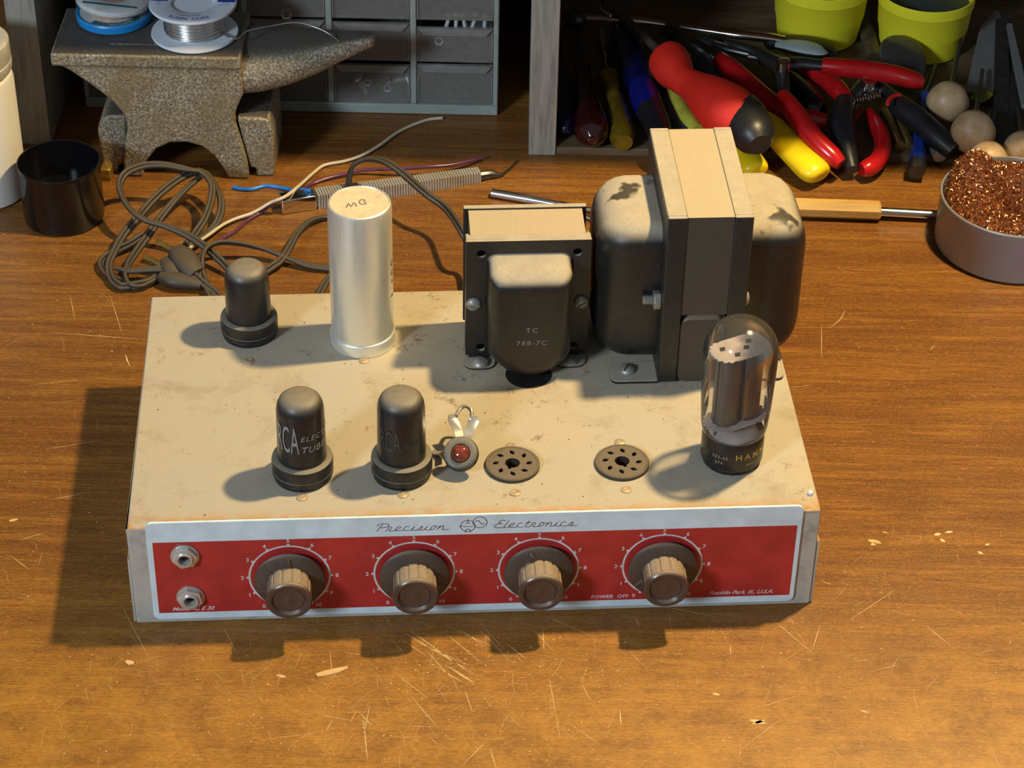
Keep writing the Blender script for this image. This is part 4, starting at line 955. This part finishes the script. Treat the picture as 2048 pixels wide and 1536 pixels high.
screwthing(712, 160, 525, 12, .4, 2.8, M['screw'], 'dull short screw behind the others in the bottom middle drawer')
for k, (px, py, lab) in enumerate([(893, 44, 'leftmost of the bright screws poking over the right drawer of the second row'), (912, 42, 'second from left of the bright screws poking over the right drawer'), (930, 45, 'middle bright screw poking over the right drawer'), (946, 42, 'fourth of the bright screws poking over the right drawer'), (969, 46, 'rightmost bright screw poking over the right drawer of the second row')]):
    screwthing(px, py+8, 526, 16, .25-.2*(k % 3), 2.6, M['bright_zinc'], lab)
def nutthing(px, py, y, label, r=3.2):
    q_ = ony(px, py, y); e = MB().lathe([(r*.5, -.9), (r, -.9), (r, .9), (r*.5, .9), (r*.5, -.9)], 6, Matrix.Rotation(1.2, 4, 'X')).build('hex_nut', M['bright_zinc'], None, .2, 1); e.location = q_*.001; tag(e, label, 'nut')
nutthing(735, 165, 523.5, 'shiny nut in the middle of the bottom middle drawer'); nutthing(775, 176, 523.5, 'shiny nut near the right of the bottom middle drawer'); nutthing(573, 28, 523, 'round toothed nut seen in the drawer above the anvil', 4.6)
nutthing(878, 82, 523, 'small tan round nut showing behind the drawer front at the right', 3.6)

# ------------------------------------------------------------------ tin of copper wool
tf_ = on(2036, 573, 0); tr_ = 48.5; tcn = Vector((tf_.x+1, tf_.y+tr_, 0))
tin = empty('round_tin', tcn); tag(tin, 'round satin metal tin holding copper wool at the right edge', 'tin')
MB().lathe([(.01, .05), (45, .05), (47.8, 1.8), (48.5, 5), (48.5, 36.5), (49, 37.5), (48.6, 38.3), (47.6, 38.2), (47.3, 36), (47, 3), (.01, 3)], 96).build('tin_body', M['tin'], tin)
wool = empty('copper_wool', (tcn.x, tcn.y, 5)); tag(wool, 'ball of tangled copper wool filling the round tin', 'copper wool')
wm = MB(); rnd = random.Random(3)
core = []
def core_h(x, y):
    r = math.hypot(x, y); h = 31-(r/46)**4*5
    h += 23*math.exp(-((x+26)**2+(y-20)**2)/300)+6*math.exp(-((x-12)**2+(y-30)**2)/300)-27*math.exp(-((x-4)**2+(y+2)**2)/190)+4*math.exp(-((x+30)**2+(y+14)**2)/200)
    return h
n = 26
vs = []; fs = []
for j in range(n+1):
    for i in range(64):
        r = 45.5*j/n; a_ = 2*PI*i/64; x, y = r*math.cos(a_), r*math.sin(a_); vs.append((x, y, (core_h(x, y)+rnd.uniform(-1.2, 1.0)) if j < n else 8))
for j in range(n):
    for i in range(64): fs.append((j*64+i, (j+1)*64+i, (j+1)*64+(i+1) % 64, j*64+(i+1) % 64))
wm.add(vs, fs); wm.build('wool_core', M['copper_core'], wool, smooth=0)
sm = MB()
for i in range(9000):
    r = 46*math.sqrt(rnd.random()); a_ = rnd.uniform(0, 2*PI); x, y = r*math.cos(a_), r*math.sin(a_); z = core_h(x, y)+rnd.uniform(-.5, 2.4)
    d = Vector((rnd.gauss(0, 1), rnd.gauss(0, 1), rnd.gauss(0, .55))).normalized()*rnd.uniform(.6, 1.9); nrm = Vector((rnd.gauss(0, 1), rnd.gauss(0, 1), rnd.gauss(0, 1))).cross(d).normalized()*rnd.uniform(.12, .28)
    c0 = Vector((x, y, z)); bend = Vector((0, 0, rnd.uniform(-.9, .9)))
    sm.add([c0-d-nrm, c0-d+nrm, c0+bend+nrm, c0+bend-nrm, c0+d+nrm, c0+d-nrm], [(0,1,2,3), (3,2,4,5)])
tag(sm.build('copper_curls', M['copper'], wool, smooth=0, fix=False), 'glinting curled copper shavings', kind='stuff')

# ------------------------------------------------------------------ tools in the right bay
FL = 6.1
def tool(name, px, py, label, cat, group=None):
    b_ = on(px, py, FL); e = empty(name, (b_.x, b_.y, FL)); tag(e, label, cat, group); e['_'] = 0; del e['_']; return e
def part(e, name, pts, radii, mat, n=20, smooth=5, sx=1, sy=1, rf=None, sm=60):
    b_ = e.location*1000; pp = [on(*p_)-b_ for p_ in pts]
    return MB().tube(pp, radii, n, smooth=smooth, sx=sx, sy=sy).build(name, mat, e, smooth=sm)
# screwdrivers at the left
e = tool('screwdriver', 1125, 250, 'dark navy handled screwdriver against the middle upright board', 'screwdriver')
part(e, 'handle', [(1122,150,15),(1124,185,16),(1128,225,16),(1130,250,16),(1131,262,16)], [5, 7, 8, 7, 2.5], plain('black_blue_plastic', (.006,.008,.03,1), .2)); part(e, 'shaft', [(1122,152,15),(1117,60,14)], [2, 2], M['darksteel'], smooth=0)
e = tool('screwdriver', 1180, 250, 'dark red clear handled screwdriver with round end', 'screwdriver')
part(e, 'handle', [(1165,128,17),(1166,140,17),(1168,155,17),(1172,190,17),(1178,225,18),(1182,250,18.5),(1184,268,18.5),(1185,282,18)], [5, 6.5, 6, 8, 10.5, 12, 11, 3], M['dark_red_clear']); part(e, 'shaft', [(1163,130,17),(1150,20,14)], [2.2, 2.2], M['darksteel'], smooth=0)
e = tool('screwdriver', 1240, 250, 'amber clear handled screwdriver right of the dark red one', 'screwdriver')
part(e, 'handle', [(1216,147,14),(1218,156,14),(1221,166,14),(1226,185,14),(1234,220,14.5),(1240,250,14.5),(1244,272,14.5),(1247,286,14)], [5, 8.6, 7, 6.2, 8, 9, 9.2, 6.5], M['amber']); part(e, 'shaft', [(1216,150,14),(1203,60,14)], [2.3, 2.3], M['chrome'], smooth=0)
e = tool('nut_driver', 1280, 200, 'large glossy dark blue handled driver beside the amber screwdriver', 'screwdriver')
part(e, 'handle', [(1236,50,22),(1244,62,22),(1252,80,22),(1262,110,22),(1275,150,22),(1284,175,22)], [5, 9.5, 11.5, 12, 11.5, 9.5], M['blue_clear'])
part(e, 'blue_band', [(1284,176,22),(1292,200,22),(1300,222,22)], [10, 10.8, 9.8], M['blue_band']); part(e, 'end_cap', [(1298,214,22),(1312,245,22),(1325,285,22),(1330,300,20)], [10, 9.5, 8, 5], M['black_grip'])
e = tool('red_screwdriver', 1400, 180, 'big bright red orange rubber handled screwdriver with black end cap', 'screwdriver')
part(e, 'handle', [(1328,113,40),(1336,120,40),(1348,140,40),(1366,160,40),(1392,176,40),(1425,200,41),(1462,228,42),(1490,238,42)], [11, 14.5, 14, 10.5, 12, 17, 19.5, 17], M['red_rubber'], 28)
part(e, 'end_cap', [(1484,236,42),(1500,256,41),(1512,276,40),(1520,290,39)], [16.5, 15.5, 13.5, 8], M['black_grip'], 24, sm=35)
part(e, 'cap_collar', [(1480,232,42),(1490,243,42)], [17.3, 17], M['darksteel'], 24, smooth=0)
part(e, 'shaft', [(1334,116,40),(1212,2,38),(1190,-20,38)], [3.2, 3.2, 3.2], M['rustbar'], smooth=0)
e = tool('lime_handled_tool', 1380, 200, 'lime green and dark teal handled tool under the big red screwdriver', 'hand tool')
part(e, 'lime_grip', [(1340,175,18),(1352,195,18),(1362,220,18),(1378,245,18),(1395,262,18)], [5, 7, 7, 7, 5], M['lime']); part(e, 'teal_side', [(1325,170,12),(1340,210,12),(1360,250,12),(1376,275,12)], [9, 10, 10, 8], M['teal_rub'])
part(e, 'teal_end', [(1395,120,14),(1410,135,14),(1430,165,14)], [8, 9, 8], M['teal_rub'])
# chrome wrench bars
e = tool('chrome_wrench', 1160, 40, 'long shiny chrome wrench lying across the back of the tools', 'wrench')
part(e, 'shank', [(1165,34,28),(1200,36,29),(1240,38,30),(1290,42,30),(1330,48,29)], [4.5, 3.6, 3.6, 4, 3], M['chrome'], smooth=4, sy=.7); part(e, 'ring_head', [(1140,30,26),(1152,40,27),(1168,36,28)], [5, 7, 4.5], M['darksteel'])
e = tool('chrome_hook', 1215, 10, 'small bent chrome hook tool at the top of the right bay', 'hook')
part(e, 'hook_wire', [(1214,-4,34),(1206,4,34),(1205,18,34),(1214,26,34),(1222,30,34)], [1.6]*5, M['chrome'], 10)
e = tool('chrome_ratchet', 1500, 70, 'long chrome bar with an oval grey enamel head below the yellow cups', 'wrench')
part(e, 'bar', [(1360,52,26),(1420,60,27),(1480,68,28),(1530,74,28),(1570,80,28)], [2.5, 4, 5, 5, 4], M['chrome'], sy=.7)
part(e, 'oval_head', [(1535,92,24),(1560,86,24),(1600,90,24),(1640,98,24),(1662,106,24),(1667,110,24)], [5, 10, 13, 12, 6, 2], M['black_grip'], sy=.35)
part(e, 'oval_inlay', [(1550,90,27.5),(1575,89,28.8),(1610,94,29.6),(1640,101,29),(1655,105,27.5)], [3, 7, 9, 7, 2], M['oval_grey'], sy=.25)
# pliers on top
def pliers(px, py, label, grips, mats, jaw, pivot, arms, steelm='darksteel'):
    e = tool('pliers', px, py, label, 'pliers')
    part(e, 'jaw', *jaw, M[steelm], sy=.7)
    b_ = e.location*1000; q_ = on(*pivot)-b_; MB().lathe([(3, -3), (5.2, -3), (5.2, 3.6), (3.6, 4.2), (3.0, 3.6), (.01, 3.4)], 24, Matrix.Translation(q_)).build('pivot', M['steel'], e)
    for a_ in arms: part(e, 'arm', *a_, M[steelm], sy=.7)
    for g, m_ in zip(grips, mats): part(e, 'grip', *g, M[m_], 20)
    return e
pliers(1600, 150, 'red handled wire stripper pliers lying open on top of the tools', [([(1645,131,42),(1690,136,42),(1740,141,41),(1790,150,40),(1830,161,39),(1848,167,38)], [5.6, 6.6, 6.8, 6.8, 6, 3.4]),
    ([(1564,192,36),(1582,215,34),(1605,248,30),(1635,285,24),(1664,312,19),(1682,328,16)], [5.6, 7, 7.4, 7.2, 6.8, 4.5])], ['red_grip', 'red_grip'],
    ([(1450,82,40),(1480,92,40),(1515,104,40),(1545,122,41),(1568,134,42)], [1.5, 3.5, 4.5, 6.5, 8]), (1566, 131, 45), [([(1560,130,42),(1600,126,42),(1650,131,42)], [6.5, 5.5, 5]), ([(1562,136,40),(1566,165,38),(1568,196,36)], [6, 4.5, 4])])
MB
pliers(1620, 200, 'second pliers with darker red handles under the wire strippers', [([(1588,128,26),(1625,142,26),(1655,160,26),(1680,184,26),(1694,202,25)], [5, 6.8, 7, 7, 5]), ([(1440,120,24),(1462,140,24),(1500,172,23),(1545,210,22),(1590,235,20),(1625,238,19),(1652,243,18)], [6, 8, 8, 8, 7.5, 6.5, 5])],
    ['red_grip', 'red_grip'], ([(1420,80,22),(1450,95,22),(1520,110,22)], [2, 4, 5]), (1530, 118, 24), [([(1500,110,23),(1560,120,25),(1592,130,26)], [5, 5, 4])])
e = tool('yellow_handled_pliers', 1580, 290, 'yellow handled pliers sticking out of the bay over the bench', 'pliers')
part(e, 'grip', [(1512,225,22),(1535,245,21),(1565,275,19),(1600,312,15),(1625,338,12),(1637,349,11.5),(1641,353,11)], [6, 9, 11.5, 12, 12, 9.5, 3], M['yellow_grip'], sy=.7)
part(e, 'grip', [(1455,255,12),(1475,285,11),(1500,322,10),(1512,340,9.5),(1515,344,9.3)], [8, 9, 10, 9, 3], M['yellow_grip'], sy=.7)
part(e, 'jaw', [(1440,150,14),(1480,195,18),(1515,228,21)], [4, 6, 6], M['darksteel'])
e = tool('red_handled_cutter', 1660, 300, 'narrow dark red grip ending under the bright red handle', 'pliers')
part(e, 'grip', [(1600,250,16),(1630,290,14),(1650,320,11),(1660,330,10)], [5, 6, 6, 4], M['red_grip'])
e = tool('ball_end_driver', 1620, 200, 'glossy black handled driver with a round shiny end between the red handles', 'screwdriver')
part(e, 'handle', [(1560,140,16),(1580,160,17),(1600,185,18),(1618,210,18),(1628,225,18),(1636,238,17)], [6, 9, 10.5, 11, 10, 3.5], M['rubber'])
pliers(1740, 250, 'spring-loaded pliers with matte black grips in the middle of the right bay', [([(1690,205,24),(1686,240,22),(1688,280,18),(1697,315,13),(1705,340,10)], [7.5, 8.5, 8.5, 7, 4]), ([(1780,190,24),(1800,212,23),(1835,240,21),(1875,275,18),(1908,305,14)], [5, 8, 8.8, 8.5, 6])],
    ['black_grip', 'black_grip'], ([(1720,140,24),(1725,155,25),(1735,170,26)], [3, 6, 8]), (1738, 170, 32), [([(1735,168,26),(1710,190,25),(1692,208,24)], [8, 6, 5]), ([(1735,168,26),(1765,178,25),(1785,194,24)], [8, 6, 5])])
e = tool('coil_spring', 1735, 200, 'small dark coil spring between the black plier grips', 'spring')
b_ = e.location*1000; s0, s1_ = on(1700, 203, 26)-b_, on(1762, 190, 27)-b_; hel = []
for i in range(150):
    t = i/149; c0 = s0.lerp(s1_, t); hel.append(c0+Vector((0, 2.6*math.cos(t*2*PI*11), 2.6*math.sin(t*2*PI*11))))
MB().tube(hel, .55, 6).build('spring_coil', M['steel'], e)
e = tool('red_wire_bit', 1785, 195, 'tiny red curved band at the neck of the right black grip', 'band')
part(e, 'band', [(1775,209,32),(1778,200,33),(1788,192,33),(1800,190,32)], [1.5]*4, M['red_rubber'], 10)
e = tool('curved_red_pliers', 1750, 300, 'small pliers with curved glossy red handle reaching over the bench edge', 'pliers')
part(e, 'grip', [(1738,225,14),(1752,248,14),(1764,275,14),(1765,300,13),(1752,324,11),(1735,336,10),(1722,340,10)], [4, 5.5, 6, 6, 6.2, 6.4, 4.5], M['red_grip'])
part(e, 'grip', [(1722,220,10),(1706,236,10),(1700,250,10)], [3.5, 4, 3.5], M['red_grip'])
e = tool('blue_tube_driver', 1835, 300, 'slim blue hex driver handle with hollow end in front of the tools', 'hex driver')
part(e, 'handle', [(1850,190,15),(1845,235,13),(1838,290,11),(1834,328,9.5)], [4, 4.4, 5.2, 5.4], M['blue_handle'], 6, smooth=0, sm=20); part(e, 'end_ring', [(1834,326,9.5),(1832,345,8.8)], [6.4, 6.2], M['darksteel'], 6, smooth=0, sm=20)
part(e, 'shaft', [(1850,192,15),(1872,130,14)], [2, 2], M['darksteel'], smooth=0)
e = tool('blue_tube_driver', 1865, 280, 'second slim blue driver handle behind the right black grip', 'hex driver')
part(e, 'handle', [(1835,225,9),(1852,262,9),(1870,292,8.8)], [4, 4.5, 4.8], M['blue_handle'], smooth=0); part(e, 'end_ring', [(1870,292,8.8),(1880,312,8.6)], [5.4, 5], M['screw'], smooth=0)
for i, (px0, py0, px1, py1, lb) in enumerate([(1770,225,1800,292,'dull brass tube lying left of its neighbour under the black grip'), (1795,222,1822,298,'dull brass tube nearest the blue hex driver')]):
    e = tool('brass_tube', px0, py0, lb, 'tube', 'brass tubes in the right bay'); part(e, 'tube_body', [(px0,py0,10),(px1,py1,10)], [3.8, 3.8], M['brass_tube'], smooth=0)
# wooden ball handles
def ballh(px, py, z, r, label, sh):
    b_ = on(px, py, FL); e = empty('needle_file', (b_.x, b_.y, FL)); tag(e, label, 'hand tool', 'wooden ball handled tools')
    c0 = on(px, py, z)-Vector((b_.x, b_.y, FL)); s_ = on(*sh)-Vector((b_.x, b_.y, FL)); dv = (s_-c0).normalized()
    q_ = dv.to_track_quat('Z', 'Y').to_matrix().to_4x4(); q_.translation = c0
    MB().lathe([(.01, -r*.86), (r*.45, -r*.8), (r*.82, -r*.5), (r, 0), (r*.85, r*.55), (r*.5, r), (r*.34, r*1.5), (.01, r*1.55)], 36, q_).build('ball_handle', M['ballwood'], e, smooth=60)
    MB().tube([c0+dv*r*1.4, s_], [2.0, 1.4], 10).build('shank', M['darksteel'], e)
ballh(1895, 205, 26, 15, 'wooden ball handled tool, topmost of the pale balls', (1925, 60, 24))
ballh(1946, 265, 25, 15.5, 'wooden ball handled tool directly above the copper wool', (1965, 140, 22))
ballh(1975, 322, 16, 14, 'wooden ball handled tool peeping over the copper wool', (1990, 200, 12))
ballh(2046, 305, 16, 15, 'wooden ball handled tool cut by the right picture edge', (2030, 190, 12))
# files
def blade(name, pts, wds, th, mat, label, grp=None):
    b_ = on(pts[0][0], pts[0][1], FL); pp = [on(*p_)-Vector((b_.x, b_.y, FL)) for p_ in pts]
    m_ = MB(); m_.sweep(pp, [(-1, -1), (1, -1), (1, 1), (-1, 1)], [(w_, th/2) for w_ in wds]); o = m_.build(name, mat, None, .3, 1, smooth=30); o.location = (b_.x*.001, b_.y*.001, FL*.001)
    tag(o, label, 'file', grp); return o
blade('flat_file', [(1962,190,14),(1975,120,16),(1984,60,18),(1994,25,19)], [11, 10.5, 9, 2], 3, M['file_grey'], 'wide light grey flat file leaning in the right bay')
for k, (a_, b2, lb) in enumerate([((2000,310,8.3),(2004,40,22), 'long dark file left of the bright edged one'), ((2016,300,8.3),(2014,30,20), 'long dark file second from the right'), ((2052,215,16),(2018,50,26), 'grey edged file at the right picture edge')]):
    blade('long_file', [(a_[0], a_[1], a_[2]), ((a_[0]+b2[0])/2, (a_[1]+b2[1])/2, (a_[2]+b2[2])/2), b2], [5.5, 5.5, 4.5] if k < 2 else [3, 3, 2], 3.5, M['darksteel'] if k < 2 else M['file_grey'], lb)
e = tool('glass_scoop', 1800, 120, 'dim smoky rounded blade standing in front of the right yellow cup', 'scraper')
part(e, 'blade', [(1798,75,30),(1800,90,28),(1805,115,24),(1815,150,18),(1825,175,14)], [8, 15, 17, 14, 6], plain('smoky_steel', (.11,.105,.10,1), .25, .6), sy=.3)
e = tool('green_tag', 1975, 190, 'small olive green plastic tag beside the wooden balls', 'tag')
part(e, 'tag_body', [(1948,202,16),(1962,193,17),(1976,184,18)], [4, 6, 5], plain('olive_plastic', (.16,.17,.015,1), .5), sy=.3)
# dark steel odds and ends at the back
for k, (a_, b2, r_, lb) in enumerate([((1335,60,14),(1460,150,18),6,'dark steel shank crossing behind the red screwdriver'), ((1400,75,12),(1520,118,18),5,'dark steel jaw lying behind the red handled pliers'), ((1722,20,12),(1748,115,12),7,'dark brown flat bar standing between the two yellow cups')]):
    e = tool('steel_bar', *[int(v) for v in a_[:2]], lb, 'steel bar'); part(e, 'bar_body', [a_, b2], [r_, r_*.8], M['rustbar'] if k == 2 else M['darksteel'], smooth=0, sy=.6)
# yellow cups
def ycup(pxc, pyb, label, contents):
    f_ = on(pxc, pyb, FL); r = 33; e = empty('yellow_cup', (f_.x, f_.y+r*.8, FL)); tag(e, label, 'cup', 'yellow plastic cups')
    MB().lathe([(.01, .05), (28, .05), (30, 1.5), (32.4, 18), (33.2, 20), (34.6, 38), (35.4, 39), (35.6, 46.6), (34.9, 47.2), (34.1, 46.6), (32.3, 20), (28, 4), (.01, 4)], 72).build('cup_body', M['yellow_cup'], e)
    MB().lathe([(.01, 34), (33.0, 34), (33.1, 36), (.01, 38)], 40).build('contents', contents, e)
ycup(1640, 104, 'left of the two yellow plastic cups, holding pale things', M['screw']); ycup(1848, 128, 'right of the two yellow plastic cups, with dark green contents', M['teal_rub'])

# ------------------------------------------------------------------ chips and crumbs
def chip(name, pts, wd, label):
    pp = [on(*p_) for p_ in pts]; b_ = pp[0].copy(); b_.z = 0
    m_ = MB(); m_.sweep([p_-b_ for p_ in pp], [(-1, -.3), (1, -.3), (.8, .3), (-.8, .3)], wd); o = m_.build(name, M['shaving'], None, smooth=30); o.location = b_*.001; return tag(o, label, 'wood chip')
chip('wood_chip', [(633,1350,.55),(650,1346,.6),(672,1341,.6),(696,1334,.55)], [(1.2, .8), (1.9, 1), (1.9, 1), (.8, .8)], 'flat pale wood chip on the bench in front of the knobs')
chip('wood_chip', [(252,1322,.5),(260,1325,.6),(268,1326,.5)], [(1.0, .8), (1.9, 1), (.8, .8)], 'small pale flake below the left front corner of the amplifier')
chip('wood_splinter', [(251,710,.4),(254,720,.45),(260,733,.4)], [(.2, .6), (.6, .8), (.2, .6)], 'thin pale splinter left of the amplifier')
cr_ = MB(); rnd = random.Random(11)
for i in range(260):
    if i % 2: p_ = on(rnd.uniform(30, 2000), rnd.uniform(430, 1520), 0)
    else: p_ = on(rnd.gauss(900, 320), rnd.gauss(1400, 80), 0)
    q_ = W2A(p_)
    if -184 < q_.x < 184 and -24 < q_.y < 212: continue
    s_ = rnd.uniform(.15, .55); cr_.box(p_.x-s_, p_.x+s_, p_.y-s_*.6, p_.y+s_*.6, .06, .06+s_*.7)
tag(cr_.build('crumbs', M['shaving'], None, smooth=0), 'pale crumbs of dust and wood scattered over the bench', 'crumbs', kind='stuff')
cr_ = MB(); 
for i in range(170):
    u, v = rnd.uniform(-176, 176), rnd.uniform(3, 204); s_ = rnd.uniform(.12, .42); T = Matrix.Translation((u, v, H)); cr_.box(-s_, s_, -s_*.6, s_*.6, .03, s_*.8, rnd.randint(0, 1), M=T)
tag(cr_.build('dust_grit', [M['shaving'], M['rustbar']], amp, smooth=0), 'grit on the dusty chassis top', kind='stuff')
